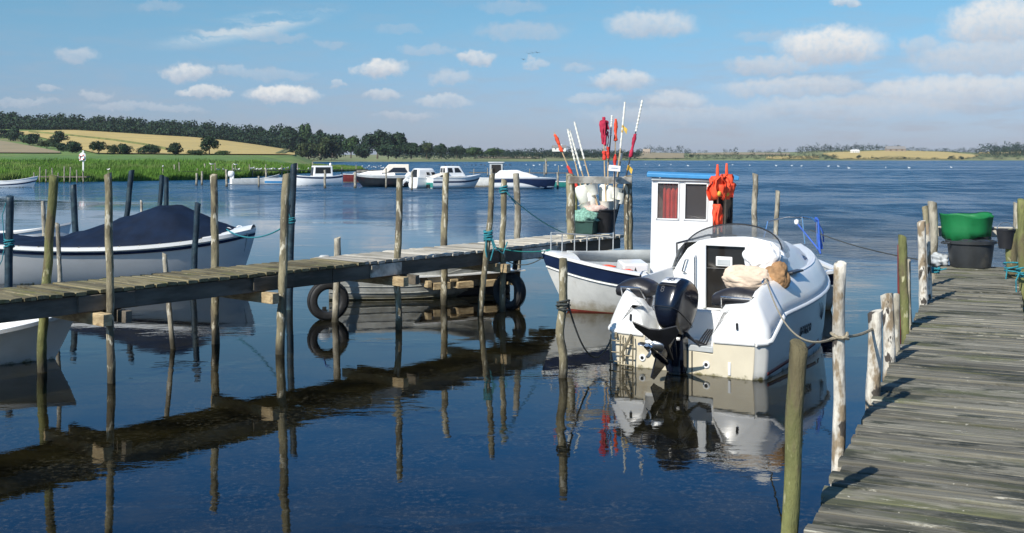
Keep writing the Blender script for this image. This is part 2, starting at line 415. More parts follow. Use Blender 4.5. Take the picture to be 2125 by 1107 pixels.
# ================================================================== THE SETTING
def make_water():
    m = bpy.data.materials.new('fjord_water')
    m.use_nodes = True
    nt = m.node_tree; N, K = nt.nodes, nt.links
    b = N['Principled BSDF']
    geo = N.new('ShaderNodeNewGeometry')
    def mp(sc, loc=(0, 0, 0), rot=0):
        n = N.new('ShaderNodeMapping'); K.new(geo.outputs['Position'], n.inputs[0])
        n.inputs['Scale'].default_value = sc; n.inputs['Location'].default_value = loc
        n.inputs['Rotation'].default_value = (0, 0, rot)
        return n.outputs[0]
    def noise(v, sc, det, ro=.55):
        n = N.new('ShaderNodeTexNoise'); K.new(v, n.inputs['Vector'])
        n.inputs['Scale'].default_value = sc; n.inputs['Detail'].default_value = det; n.inputs['Roughness'].default_value = ro
        return n.outputs[0]
    def M_(op, a, c=0.0, d=None):
        n = N.new('ShaderNodeMath'); n.operation = op
        for i, q in enumerate((a, c, d)):
            if q is None: continue
            if isinstance(q, (int, float)): n.inputs[i].default_value = q
            else: K.new(q, n.inputs[i])
        return n.outputs[0]
    def mr(x, a, c, d, e):
        n = N.new('ShaderNodeMapRange'); n.interpolation_type = 'SMOOTHSTEP'
        K.new(x, n.inputs[0])
        for i, q in enumerate((a, c, d, e)): n.inputs[i + 1].default_value = q
        return n.outputs[0]
    s = N.new('ShaderNodeSeparateXYZ'); K.new(geo.outputs['Position'], s.inputs[0])
    # sheltered calm among the piers, breeze beyond; the right side opens to the wind earlier
    d = M_('ADD', M_('ADD', s.outputs[1], M_('MULTIPLY', s.outputs[0], 1.15)), M_('MULTIPLY', noise(mp((.035, .07, 1)), 1, 5), 34))
    wind = mr(d, 46, 92, 0.0, 1.0)
    slick = mr(noise(mp((.016, .040, 1), (3, 9, 0)), 1.0, 6, .65), .36, .58, .30, 1.0)
    far = mr(s.outputs[1], 30, 300, 1.0, 1.0)
    gust = mr(noise(mp((.30, .22, 1), (7, 2, 0), .15), 1.0, 5, .6), .36, .66, .45, 1.35)
    wind = M_('MULTIPLY', M_('MULTIPLY', M_('MULTIPLY', wind, slick), far), gust)
    ruff = mr(noise(mp((.35, .6, 1)), 1, 4), .52, .75, 0.3, 2.2)
    calm = M_('MULTIPLY', M_('MULTIPLY', noise(mp((1, 1.5, 1)), 2.8, 4), .0036), ruff)
    waves = M_('ADD', M_('MULTIPLY', noise(mp((1, 1.25, 1), (0, 0, 0), .3), .95, 6, .68), 1.1),
               M_('MULTIPLY', noise(mp((.5, .8, 1), (5, 0, 0), -.2), .35, 3), .45))
    h = M_('ADD', calm, M_('MULTIPLY', waves, wind))
    bp = N.new('ShaderNodeBump'); bp.inputs['Strength'].default_value = 1.0; bp.inputs['Distance'].default_value = 1.0
    K.new(h, bp.inputs['Height']); K.new(bp.outputs[0], b.inputs['Normal'])
    # bottom seen dimly through shallow water
    def mix(f, a, c):
        n = N.new('ShaderNodeMix'); n.data_type = 'RGBA'
        K.new(f, n.inputs[0])
        for i, q in ((6, a), (7, c)):
            if isinstance(q, tuple): n.inputs[i].default_value = q + (1,)
            else: K.new(q, n.inputs[i])
        return n.outputs[2]
    near = mr(s.outputs[1], 3, 26, 1, 0)
    c = mix(mr(noise(mp((1, 1, 1)), 1.6, 8, .7), .36, .62, 0, 1), WATER_A, WATER_B)
    sp = M_('MULTIPLY', M_('MULTIPLY', mr(noise(mp((1, 1, 1)), 17.0, 5, .75), .48, .70, 0, 1), mr(noise(mp((1, 1, 1), (4, 4, 0)), 1.3, 5), .38, .62, .15, 1)), near)
    c = mix(M_('MULTIPLY', sp, .8), c, (.085, .076, .048))
    deep = mix(mr(s.outputs[1], 22, 60, 0, 1), c, WATER_FAR) if False else None
    n = N.new('ShaderNodeMix'); n.data_type = 'RGBA'
    K.new(mr(s.outputs[1], 18, 60, 0, 1), n.inputs[0]); K.new(c, n.inputs[6]); n.inputs[7].default_value = WATER_FAR + (1,)
    K.new(n.outputs[2], b.inputs['Base Color'])
    b.inputs['IOR'].default_value = 1.33
    rr = N.new('ShaderNodeMapRange'); K.new(wind, rr.inputs[0]); rr.inputs[3].default_value = .012; rr.inputs[4].default_value = .38
    K.new(rr.outputs[0], b.inputs['Roughness'])
    mb = MB()
    mb.add([(-4000, -40, 0), (4000, -40, 0), (4000, 6000, 0), (-4000, 6000, 0)], [(0, 1, 2, 3)])
    struct(mb.build('water', m, smooth=False))
WATER_A, WATER_B, WATER_FAR = (.0125, .0108, .0042), (.0026, .0028, .0018), (.002, .058, .130)
make_water()

grass_m = mat('meadow_grass', (.11, .18, .032), .95, .3, .05, c2=(.20, .19, .07), c2r=(.5, .7), c2s=.02, detail=8)
marsh_m = mat('marsh_grass', (.085, .17, .022), .95, .3, .25, c2=(.16, .17, .06), c2r=(.5, .68), c2s=.03, detail=8)
far_m = mat('far_meadow', (.15, .18, .06), .95, .3, .01, c2=(.24, .22, .10), c2r=(.48, .62), c2s=.006, detail=8)
wheat = mat('ripe_wheat', (.46, .345, .115), .95, .12, .03, c2=(.39, .31, .115), c2r=(.5, .65), c2s=.05, detail=8)
stubble = mat('brown_stubble', (.30, .235, .13), .95, .15, .02, c2=(.24, .20, .11), c2r=(.45, .6), c2s=.02, detail=8)
track_m = mat('field_boundary', (.12, .13, .035), .95, .3, .1)

def sheet(name, us, vrows, fn, m, kind='structure'):
    """grid in bearing x distance: fn(u, t) -> world point"""
    mb = MB()
    mb.loft([[fn(u, t) for t in vrows] for u in us], closed=False)
    o = mb.build(name, m, angle=180)
    if kind: o['kind'] = kind
    return o
FRONT = [(-400, 112), (0, 117), (200, 121), (360, 128), (450, 133), (520, 150), (560, 165), (600, 178), (640, 190), (680, 203), (720, 214), (757, 228)]
BACK = [(-400, 430), (600, 430), (640, 425), (668, 420), (690, 330), (720, 262), (757, 236)]
def marsh_z(u, d):
    t = (d - interp(u, FRONT)) / max(1, interp(u, BACK) - interp(u, FRONT))
    top = lerp(3.7, .45, sstep(520, 640, u))
    return lerp(.08, .5, min(1, t * 12)) + (top - .5) * sstep(.25, 1.0, t)
def marsh_pt(u, t):
    d = lerp(interp(u, FRONT), interp(u, BACK), t)
    z = marsh_z(u, d) if 0 < t < 1 or (t >= 1 and u < 600) else -.4
    return Vector(((u - U0) / F * d, d, z))
sheet('marsh', [-400 + 15 * i for i in range(77)] + [757], [0, .004] + [.02 + .98 * (i / 24) for i in range(25)], marsh_pt, marsh_m)
# hill on the left, defined by where its foot and crest stand
CREST = [(-400, 258), (-150, 262), (0, 268), (60, 270), (150, 270), (250, 276), (330, 281), (400, 285), (460, 291), (520, 299), (560, 305), (612, 313), (660, 319), (720, 322)]
D0, D1 = 430.0, 900.0
def hill(u, v, up=0.0):
    vt = interp(u, CREST); t = min(1.0, max(0.0, (323.5 - v) / (323.5 - vt)))
    d = lerp(D0, D1, t ** .9)
    p = at(u, lerp(323.5, vt, t), d); p.z = p.z * (1 - sstep(604, 655, u)) + up
    return p
def hill_pt(u, t):
    if t < 0:
        d = D0 - (15 + 60 * sstep(540, 600, u)); return Vector(((u - U0) / F * d, d, lerp(2.2, -.2, sstep(540, 600, u))))
    if t <= 1: return hill(u, lerp(323.5, interp(u, CREST), t))
    p = hill(u, interp(u, CREST)); p = p * (1 + (t - 1) * .9); p.z = max(0, hill(u, interp(u, CREST)).z * (1 - (t - 1) * .35)); return p
sheet('hill', [-400 + 15 * i for i in range(71)], [-.1] + [i / 20 for i in range(21)] + [1.1, 1.4, 2.0], hill_pt, grass_m)
def field(name, top, bot, m, lift=.5):
    u0, u1 = top[0][0], top[-1][0]
    us = [lerp(u0, u1, i / 44) for i in range(45)]
    return sheet(name, us, [i / 10 for i in range(11)], lambda u, t: hill(u, lerp(interp(u, bot), interp(u, top), t), lift), m)
field('wheat_field', [(-300, 271), (0, 274), (60, 273), (150, 271), (250, 277), (330, 282), (400, 286), (460, 292), (520, 300), (560, 306), (612, 314)],
      [(-300, 280), (60, 281), (110, 292), (150, 308), (200, 320), (400, 322), (612, 322.6)], wheat)
field('wheat_field', [(-300, 286), (0, 293), (60, 304), (125, 317)], [(-300, 318), (0, 319), (125, 319.5)], stubble)
for du in (0, 11):   # tramlines in the wheat
    mb = MB()
    pts = [hill(lerp(575 + du, 596 + du * .8, t), lerp(321, 309 + du * .1, t), .75) for t in [i / 8 for i in range(9)]]
    mb.loft([[p + Vector((-1.1, 0, 0)), p + Vector((1.1, 0, 0))] for p in pts], closed=False)
    struct(mb.build('field_track', track_m))
mb = MB()   # grassy boundary bank across the wheat
pts = [hill(u, v, .9) for u, v in ((60, 276), (100, 279), (140, 283), (190, 288.5), (240, 294), (300, 303), (345, 313))]
mb.loft([[p + Vector((0, -2, -.8)), p + Vector((0, 0, .8)), p + Vector((0, 14, .1))] for p in pts], closed=False)
struct(mb.build('field_bank', track_m))
# far land right round the fjord
SHORE = [(560, 800), (900, 795), (1000, 800), (1130, 850), (1180, 1000), (1220, 1150), (1300, 1190), (2700, 1190)]
FCREST = [(560, 322), (700, 322), (900, 320), (1130, 318), (1250, 318), (1340, 316.5), (1420, 318), (1500, 316.5), (1650, 316), (1700, 312.5), (1850, 311.5), (1950, 314), (2020, 317), (2100, 312), (2300, 306), (2700, 304)]
def far(u, v, up=0.0):
    vt = interp(u, FCREST); d0 = interp(u, SHORE); vb = V0 + H * F / d0 - .5
    t = min(1.0, max(0.0, (vb - v) / (vb - vt)))
    p = at(u, lerp(vb, vt, t), lerp(d0, 2000, t ** 1.3)); p.z += up
    return p
def far_pt(u, t):
    d0 = interp(u, SHORE); vb = V0 + H * F / d0 - .5
    if t < 0: return Vector(((u - U0) / F * d0, d0 - 2, -.5))
    if t <= 1: return far(u, lerp(vb, interp(u, FCREST), t))
    p = far(u, interp(u, FCREST)); return Vector((p.x * t, p.y * t, max(0, p.z * (2 - t))))
sheet('far_shore', [560 + 20 * i for i in range(108)], [-.1] + [i / 16 for i in range(17)] + [1.2, 1.6, 2.2], far_pt, far_m)
def ffield(top, bot, m, lift=.6):
    u0, u1 = top[0][0], top[-1][0]
    us = [lerp(u0, u1, i / 30) for i in range(31)]
    return sheet('far_field', us, [i / 8 for i in range(9)], lambda u, t: far(u, lerp(interp(u, bot), interp(u, top), t), lift), m)
ffield([(1708, 319), (1740, 316.5), (1830, 313.5), (1900, 314), (1960, 316), (2030, 323)], [(1708, 321), (1740, 331), (2000, 331), (2030, 325)], wheat)
ffield([(1275, 321), (1330, 317.5), (1420, 319)], [(1275, 327), (1330, 330), (1420, 329.5)], stubble)
ffield([(1430, 319), (1530, 317.5), (1640, 318.5)], [(1430, 322), (1530, 322), (1640, 323)], stubble)
ffield([(1590, 325), (1700, 325)], [(1590, 331), (1700, 331)], wheat)
ffield([(990, 325), (1120, 326)], [(990, 329), (1120, 330)], stubble)
ffield([(1110, 317), (1150, 317), (1200, 319)], [(1110, 321), (1200, 323)], wheat)
ffield([(2030, 317), (2125, 315)], [(2030, 320), (2125, 319)], wheat)

# ------------------------------------------------------------------ foliage
def leafmat(name, c, c2):
    m = mat(name, c, .75, .3, .25, c2=c2, c2r=(.45, .65), c2s=.18, island=.45, spec=.25)
    return m
leaf = leafmat('dark_leaves', (.019, .042, .016), (.010, .026, .014))
leaf2 = leafmat('mid_green_leaves', (.036, .070, .020), (.020, .046, .016))
leaf3 = leafmat('olive_leaves', (.042, .058, .018), (.020, .038, .014))
blueleaf = leafmat('blue_green_leaves', (.018, .040, .024), (.012, .032, .022))
trunk_m = mat('tree_bark', (.10, .075, .05), .9, .3, 2)
def crown(mb, c, dims, n, leaf_s, rnd, clumps=9, flat=.35, fat=1.0):
    c = Vector(c); cl = []
    for i in range(clumps):
        while True:
            q = Vector((rnd.uniform(-1, 1), rnd.uniform(-1, 1), rnd.uniform(-flat - .3, 1)))
            if q.length < 1: break
        rr = fat * rnd.uniform(.34, .56) * (1.15 - .4 * max(0, q.z))
        cl.append((q * .72, rr))
    for i in range(n):
        q, rr = cl[rnd.randrange(clumps)]
        d = Vector((rnd.gauss(0, 1), rnd.gauss(0, 1), rnd.gauss(0.15, 1))).normalized()
        p = q + d * rr * rnd.uniform(.62, 1.05)
        p = Vector((p.x * dims[0], p.y * dims[1], p.z * dims[2])) + c
        nn = (d + Vector((rnd.gauss(0, .45), rnd.gauss(0, .45), rnd.gauss(.2, .45)))).normalized()
        t = nn.orthogonal().normalized(); t = Matrix.Rotation(rnd.uniform(0, 2 * PI), 3, nn) @ t
        b = nn.cross(t); s = leaf_s * rnd.uniform(.55, 1.3)
        mb.add([p - t * s, p + b * s * .75, p + t * s * 1.05, p - b * s * .65], [(0, 1, 2, 3)])
def tree(name, label, u, v, d, h, w, kind='broad', m=leaf, group=None, hillf=None, seed=0, n=900, parts=False, depth=None):
    rnd = random.Random(seed * 31 + 5)
    base = hillf(u, v) if hillf else at(u, v, d)
    dd = base.y
    mb = MB()
    tr = {'broad': .22, 'bush': .02, 'tall': .15, 'round': .2}[kind]
    ch = h * (1 - tr); dims = (w / 2, (depth or w) / 2, ch / 2 / .95)
    n = int(n * 1.7)
    crown(mb, (0, 0, h * tr + ch * .46), dims, n, max(.115 * math.sqrt(w * ch) / 2, .2), rnd, {'broad': 12, 'bush': 8, 'tall': 10, 'round': 11}[kind])
    tk = MB()
    tk.tube([(0, 0, -.6), (.05 * w * .3, 0, h * tr), (0, 0, h * .6)], [.035 * h, .026 * h, .008 * h], 7)
    for k in range(4):
        a = k * 1.7 + seed
        tk.tube([(0, 0, h * (tr + .05)), (math.cos(a) * w * .3, math.sin(a) * w * .25, h * (.55 + .06 * k))], [.016 * h, .004 * h], 5)
    root = thing(name, label, 'bush' if kind == 'bush' else 'tree', base, 0, group)
    tk.build('trunk' if kind != 'bush' else 'stem', trunk_m, root)
    mb.build('crown' if kind != 'bush' else 'foliage', m, root, smooth=False)
    return root
pxm = lambda d: F / d
# single trees and bushes on and below the hill
TR = [ # name, label, u, base v, height px, width px, kind, mat, where
 ('field_tree','round dark tree standing alone in front of the golden wheat field',434,322,44,38,'round',leaf),
 ('hedge_bush','dark bushy clump at the foot of the wheat field with a pointed top',205,321,33,30,'bush',leaf),
 ('hedge_bush','low dark bush just right of the pointed bush under the wheat field',234,321,22,30,'bush',leaf3),
 ('hedge_bush','broad rounded bush at the left of the pair below the wheat field',263,321,26,38,'bush',leaf),
 ('hedge_bush','wide flat-topped bush at the right of the pair below the wheat field',312,321,22,50,'bush',leaf),
 ('hedge_bush','upright bush to the left of the lone round tree in the wheat',363,323,28,34,'bush',leaf),
 ('hedge_bush','low spreading bush filling the gap left of the lone round tree',404,324,15,42,'bush',leaf3),
 ('hedge_bush','lowest bush at the right foot of the lone round tree',463,324,11,30,'bush',leaf2),
 ('hedge_tree','tall round tree rising out of the hedge above the small tan field',122,305,34,36,'round',leaf),
 ('hedge_bush','dark hedge clump at the left edge of the photograph above the tan field',12,287,20,56,'bush',leaf),
 ('hedge_bush','high dark hedge clump left of the long hedge above the tan field',32,293,26,34,'bush',leaf),
 ('hedge_bush','long low hedge clump sloping down left of the round hedge tree',68,302,26,48,'bush',leaf),
 ('hedge_bush','hedge clump tucked under the left side of the round hedge tree',97,309,22,40,'bush',leaf3),
 ('hedge_bush','last hedge clump running down to the marsh right of the round hedge tree',150,318,28,46,'bush',leaf),
 ('hedge_bush','hedge clump in front of the round hedge tree trunk',122,315,20,36,'bush',leaf),
]
for i, (nm, lb, u, v, hp, wp, kd, m) in enumerate(TR):
    b = hill(u, v); k = b.y / F
    tree(nm, lb, u, v, None, hp * k, wp * k, kd, m, hillf=hill, seed=i + 1, n=800, group='bushes at the foot of the wheat field' if kd == 'bush' and u > 180 else None)
# big trees by the far end of the field, on the flat
BT = [
 ('tall oval tree standing above its neighbours at the right end of the hilltop wood',635,318,66,30,'tall',leaf2,880),
 ('dark tree beside the tall oval tree on its left',600,317,54,44,'broad',leaf,870),
 ('rounded tree just right of the tall oval tree',664,322,56,40,'broad',leaf,850),
 ('broad dark tree above the right end of the wheat field',690,325,54,52,'broad',leaf,800),
 ('low wide bush at the right end of the wheat field by the marsh',640,327,34,56,'bush',leaf3,700),
 ('small bush standing at the corner of the wheat field',604,323,16,16,'bush',leaf,690),
 ('low olive tree in front of the broad dark trees by the marsh',676,328,44,56,'bush',leaf3,690),
 ('mid green pointed tree between the field corner and the biggest tree clump',728,327,47,38,'broad',leaf2,760),
 ('biggest tree of the clump behind the marsh, with a high left shoulder',783,328,60,62,'broad',leaf,760),
 ('second biggest tree leaning on the right of the biggest one behind the marsh',822,328,55,48,'broad',leaf,770),
 ('low dark tree closing the front of the biggest clump',757,328,36,46,'bush',leaf,730),
 ('low dark tree at the foot of the two biggest trees',805,329,34,62,'bush',leaf,735),
 ('sloping dark tree at the right edge of the biggest clump',853,329,36,50,'broad',leaf,760),
 ('olive tree following the biggest clump on the right',885,328,33,36,'broad',leaf3,840),
 ('dark low tree right of the olive tree along the shore',916,327,28,34,'broad',leaf,860),
 ('rounded shore tree under the middle of the far tree line',948,327,26,34,'broad',leaf,900),
 ('light green shore tree in the far tree line above the white cruiser',985,327,22,40,'broad',leaf2,900),
 ('low green shore tree in the far tree line above the navy striped speedboat',1030,327,20,44,'broad',leaf2,950),
]
for i, (lb, u, v, hp, wp, kd, m, d) in enumerate(BT):
    k = d / F
    tree('shore_tree' if kd != 'bush' else 'shore_bush', lb, u, v, d, hp * k, wp * k, kd, m, seed=60 + i, n=1300, depth=wp * k * .8)
# woods that read as one mass
def wood(name, label, places, m, n=170, seed=3):
    rnd = random.Random(seed); mb = MB()
    for (p, h, w) in places:
        crown(mb, (p.x, p.y, p.z + h * .40), (w / 2, w / 2, h * .62), n, max(.3, .125 * math.sqrt(w * h) / 2), rnd, 9, .9, 1.22)
    o = mb.build(name, m, smooth=False)
    return tag(o, label, 'woodland', None, 'stuff')
rnd = random.Random(11)
WTOP = [(-400, 215), (0, 231), (18, 233), (40, 240), (75, 238), (105, 243), (135, 236), (160, 241), (200, 244), (213, 240), (235, 246), (258, 244), (278, 243), (300, 251), (340, 246), (368, 247), (400, 254), (440, 253), (480, 257), (505, 258), (540, 262), (570, 266), (600, 267), (640, 272), (680, 284), (720, 300)]
pl = []
for layer, (dl, lift) in enumerate(((0, .55), (25, .8), (50, 1.0))):
    u = -390
    while u < 700:
        vt = interp(u, CREST); p = at(u, vt + 1.5, D1 + 8 + dl)
        hp = (vt - interp(u, WTOP)) * rnd.uniform(.82, 1.08) * lift + 4
        w = rnd.uniform(34, 58); k = p.y / F
        pl.append((p, hp * k, w * k)); u += w * .34
wood('hilltop_wood', 'dark broadleaved wood running along the crest of the hill behind the wheat', pl, leaf, 560, 5)
FT = [(830, 296), (870, 297), (885, 293), (920, 299), (950, 301), (975, 304), (1010, 307), (1040, 308), (1080, 306), (1110, 307), (1150, 305), (1165, 303), (1200, 307), (1240, 308)]
pl = []
for dl, lf in ((980, .7), (1060, 1.0)):
    u = 830
    while u < 1330:
        vt = interp(u, FT) if u < 1240 else 309
        p = at(u, 326, dl + (200 if u > 1130 else 0)); w = rnd.uniform(18, 34); k = p.y / F
        pl.append((p, max(4, (326 - vt) * rnd.uniform(.8, 1.1) * lf) * k, w * k)); u += w * .45
wood('shoreline_wood', 'far low wood along the shore behind the moored cruisers', pl, blueleaf, 260, 8)
# hedges, copses and the wooded hill of the opposite shore
pl = []
def row(u0, u1, vb, hp, dens=.5, wv=(8, 18), jit=.45):
    u = u0
    while u < u1:
        w = rnd.uniform(*wv); b = far(u, vb(u) if callable(vb) else vb); k = b.y / F
        pl.append((b, hp * rnd.uniform(1 - jit, 1 + jit) * k + 1, w * k)); u += w * dens
row(1330, 1432, lambda u: interp(u, FCREST) + 1, 12, .5)
row(1432, 1480, lambda u: interp(u, FCREST) + 1, 5, 1.4)
row(1505, 1530, lambda u: interp(u, FCREST) + 1, 9, .9)
row(1555, 1640, lambda u: interp(u, FCREST) + 1, 7, .9)
row(1425, 1640, 328.5, 9, .6)
row(1640, 1735, 330, 8, .4)
row(1660, 1790, lambda u: interp(u, FCREST) + 4, 15, .35, (12, 24), .3)
row(1790, 1870, lambda u: interp(u, FCREST) + 2, 12, .4, (12, 24), .3)
row(1870, 1960, lambda u: interp(u, FCREST) + 2, 7, .6)
row(1960, 2040, lambda u: interp(u, FCREST) + 2, 10, .5)
row(1300, 2200, 331.5, 3, 1.2, (8, 30), .6)
row(1810, 1890, 330.5, 4, .7)
row(2040, 2400, lambda u: interp(u, FCREST) + 4, 18, .3, (14, 30), .3)
row(2060, 2400, lambda u: interp(u, FCREST) + 9, 18, .3, (14, 30), .3)
row(2030, 2400, 327, 10, .35, (12, 26), .4)
row(1200, 1330, 326, 9, .5)
wood('far_shore_wood', 'hedges copses and wooded rise of the opposite shore', pl, blueleaf, 120, 9)
for i, (u, v, hp, wp, lb) in enumerate(((1782, 331, 10, 13, 'small dark bush standing in the tan field across the water below the white farmhouse'),
      (1876, 331, 6, 9, 'tiny round bush in the middle of the tan field across the water'),
      (1976, 331, 9, 14, 'left bush of the pair at the right end of the tan field across the water'),
      (1995, 331.5, 8, 13, 'right bush of the pair at the right end of the tan field across the water'),
      (1435, 328, 8, 12, 'dark bush beside the brown field across the water right of the marker stakes'))):
    b = far(u, v); k = b.y / F
    tree('far_bush', lb, u, v, None, hp * k, wp * k, 'bush', blueleaf, hillf=far, seed=200 + i, n=260, group='bushes in the far field')
# reeds: blades standing over the whole bed, thinning with distance
def reeds():
    rnd = random.Random(4); mb = MB()
    for i in range(95000):
        u = rnd.uniform(-120, 752)
        f, b = interp(u, FRONT), interp(u, BACK)
        q = rnd.random()
        d = f + (min(b, 300) - f) * q ** 2.2
        if d < f + 9 and rnd.random() < .25: d = f + rnd.random() * 1.5
        z = marsh_z(u, d)
        dens = .75 + .5 * mnoise.noise(Vector((u * .02, d * .06, 1)))
        hh = rnd.uniform(.75, 1.5) * dens
        if u > 600: hh *= lerp(1, .55, min(1, (u - 600) / 130))
        w = rnd.uniform(.028, .06) * d / 110
        p = Vector(((u - U0) / F * d, d, z - .1)); a = rnd.uniform(0, PI)
        s = Vector((math.cos(a) * w, math.sin(a) * w, 0)); ln = Vector((rnd.uniform(-.1, .4), rnd.uniform(-.2, .2), 0)) * hh
        mb.add([p - s, p + s, p + ln + Vector((0, 0, hh))], [(0, 1, 2)])
    m = mat('reed_blades', (.092, .185, .026), .85, .25, .06, c2=(.19, .22, .080), c2r=(.48, .66), c2s=.035, island=.3, spec=.2)
    tag(mb.build('reeds', m, smooth=False), 'bed of bright green reeds along the left shore', 'reeds', None, 'stuff')
reeds()
# farm houses
def house(label, u, v, d, L, W, hw, hr, yaw, wm, rm, hillf=None):
    b = hillf(u, v) if hillf else at(u, v, d)
    r = thing('farmhouse', label, 'house', b, yaw)
    MB().box((0, 0, hw / 2 - .5), (L, W, hw + 1)).build('wall', wm, r, bevel=.02)
    mb = MB(); e = .5
    for x in (-L / 2 - e, L / 2 + e): pass
    mb.loft([[(x, -W / 2 - e, hw - .1), (x, 0, hw + hr), (x, W / 2 + e, hw - .1), (x, 0, hw - .12)] for x in (-L / 2 - e, L / 2 + e)], True, True, True)
    ro = mb.build('roof', rm, r, smooth=False)
    MB().box((L * .2, 0, hw + hr), (.9, .9, 1.6)).build('chimney', wm, ro)
    for k in range(3):
        MB().box((L * (-.3 + .3 * k), -W / 2 - .02, hw * .55), (L * .09, .1, hw * .4)).build('window', darkglass, r)
roof_red = mat('roof_tile', (.26, .12, .08), .8, .2, 1)
roof_grey = mat('roof_slate', (.22, .21, .20), .8, .2, 1)
wall_w = mat('white_wall', (.80, .79, .75), .8, .05, 1)
wall_t = mat('tan_wall', (.30, .24, .18), .8, .1, 1)
house('white farmhouse with pale roof between the tan field and the far wood', 1774, 318, 0, 13, 6, 3, 2.4, .1, wall_w, wall_w, far)
house('tan thatched farmhouse beside the trees above the brown far field', 1342, 319, 0, 12, 8, 3, 5, -.3, wall_t, wall_t, far)
house('long white farm building half hidden by the far shore trees', 1160, 313, 1150, 14, 8, 3.5, 2.5, .1, wall_w, roof_grey)
house('grey roofed farm buildings at the upper edge of the tan field across the water', 1858, 314.5, 0, 34, 9, 4, 5, .05, wall_t, roof_grey, far)
# ================================================================== POSTS AND PIERS
def post_mesh(pts, r0, r1, seed, knob=.10, n=11, crown_h=.0, step=.09):
    """pts: world points from the top down; irregular round pole that goes on below the water"""
    pts = [Vector(p) for p in pts]
    P = [pts[0]]
    for a, b in zip(pts, pts[1:]):
        k = max(1, int((b - a).length / step))
        P += [a.lerp(b, (i + 1) / k) for i in range(k)]
    # smooth the bends
    for _ in range(3):
        P = [P[0]] + [(P[i - 1] + P[i] * 2 + P[i + 1]) / 4 for i in range(1, len(P) - 1)] + [P[-1]]
    mb = MB(); rings = []
    L = len(P)
    for i, p in enumerate(P):
        t = i / (L - 1); r = lerp(r0, r1, t); ring = []
        off = Vector((mnoise.noise(Vector((seed * 5.1, i * .16, 0))), mnoise.noise(Vector((seed * 2.3 + 9, i * .16, 4))), 0)) * r * .35
        for k in range(n):
            a = 2 * PI * k / n
            w = 1 + knob * 1.5 * mnoise.noise(Vector((math.cos(a) * 1.1 + seed * 3, math.sin(a) * 1.1, p.z * 4.5))) + knob * .8 * mnoise.noise(Vector((math.cos(a) * 2 + seed, math.sin(a) * 2, p.z * 14)))
            q = p + off + Vector((math.cos(a) * r * w, math.sin(a) * r * w, 0))
            if i == 0: q.z += .02 * math.sin(a + seed) + .012 * mnoise.noise(q * 9)
            ring.append(q)
        rings.append(ring)
    c = sum(rings[0], Vector()) / n
    inner = [c + (q - c) * .55 + Vector((0, 0, .006)) for q in rings[0]]
    mb.loft([inner] + rings, True, True, True)
    return mb
def post(name, pix, r, m, depth=None, seed=0, parent=None, label=None, cat='post', group=None, knob=.10, under=1.0, zb=0.0):
    """pix: picture positions from the top down; the last is at the water line unless a depth is given"""
    if depth is None: depth = onz(pix[-1][0], pix[-1][1], zb).y
    pts = [at(u, v, depth) for u, v in pix]
    e = pts[-1].copy(); d = (pts[-1] - pts[-2]); d = d / max(.01, -d.z)
    e += d * (e.z + under)
    pts.append(e)
    k = depth / F
    mb = post_mesh(pts, r * k * .96, r * k * 1.05, seed, knob)
    base = Vector((e.x, e.y, 0))
    if parent is not None:
        mb.v = [parent.matrix_basis.inverted() @ q for q in mb.v]
        o = mb.build(name, m, parent, angle=70)
    else:
        o = mb.build(name, m, None, origin=base, angle=70)
        tag(o, label, cat, group)
    return o
def rootmat(o): return Matrix.LocRotScale(o.location, o.rotation_euler, None)
# ---- plank deck in a pier's own frame: x across, y along
def deck(mb, x0, x1, y0, y1, z, pw, gap, th, seed, ragged=.02, warp=.006, nx=6, skip=()):
    rnd = random.Random(seed); y = y0; i = 0
    while y < y1:
        w = pw * rnd.uniform(.94, 1.05)
        if i not in skip:
            xa, xb = x0 + rnd.uniform(-ragged, ragged), x1 + rnd.uniform(-ragged, ragged)
            dz = rnd.uniform(-warp, warp); tl = rnd.uniform(-.006, .006); sk = rnd.uniform(-.006, .006)
            rings = []
            for k in range(nx + 1):
                t = k / nx; x = lerp(xa, xb, t)
                b = dz + warp * .8 * mnoise.noise(Vector((x * 2, y * 7, seed))); s = sk * (t - .5)
                e = .004 * mnoise.noise(Vector((x * 6, y * 5, 3)))
                ya, yb = y + s + e, y + w - gap + s + e
                rings.append([Vector((x, ya, z - th + b)), Vector((x, ya, z - .006 + b + tl)), Vector((x, ya + .006, z + b + tl)), Vector((x, (ya + yb) / 2, z + b + .002)),
                              Vector((x, yb - .006, z + b - tl)), Vector((x, yb, z - .006 + b - tl)), Vector((x, yb, z - th + b))])
            mb.loft(rings, True, True, True)
        y += w; i += 1
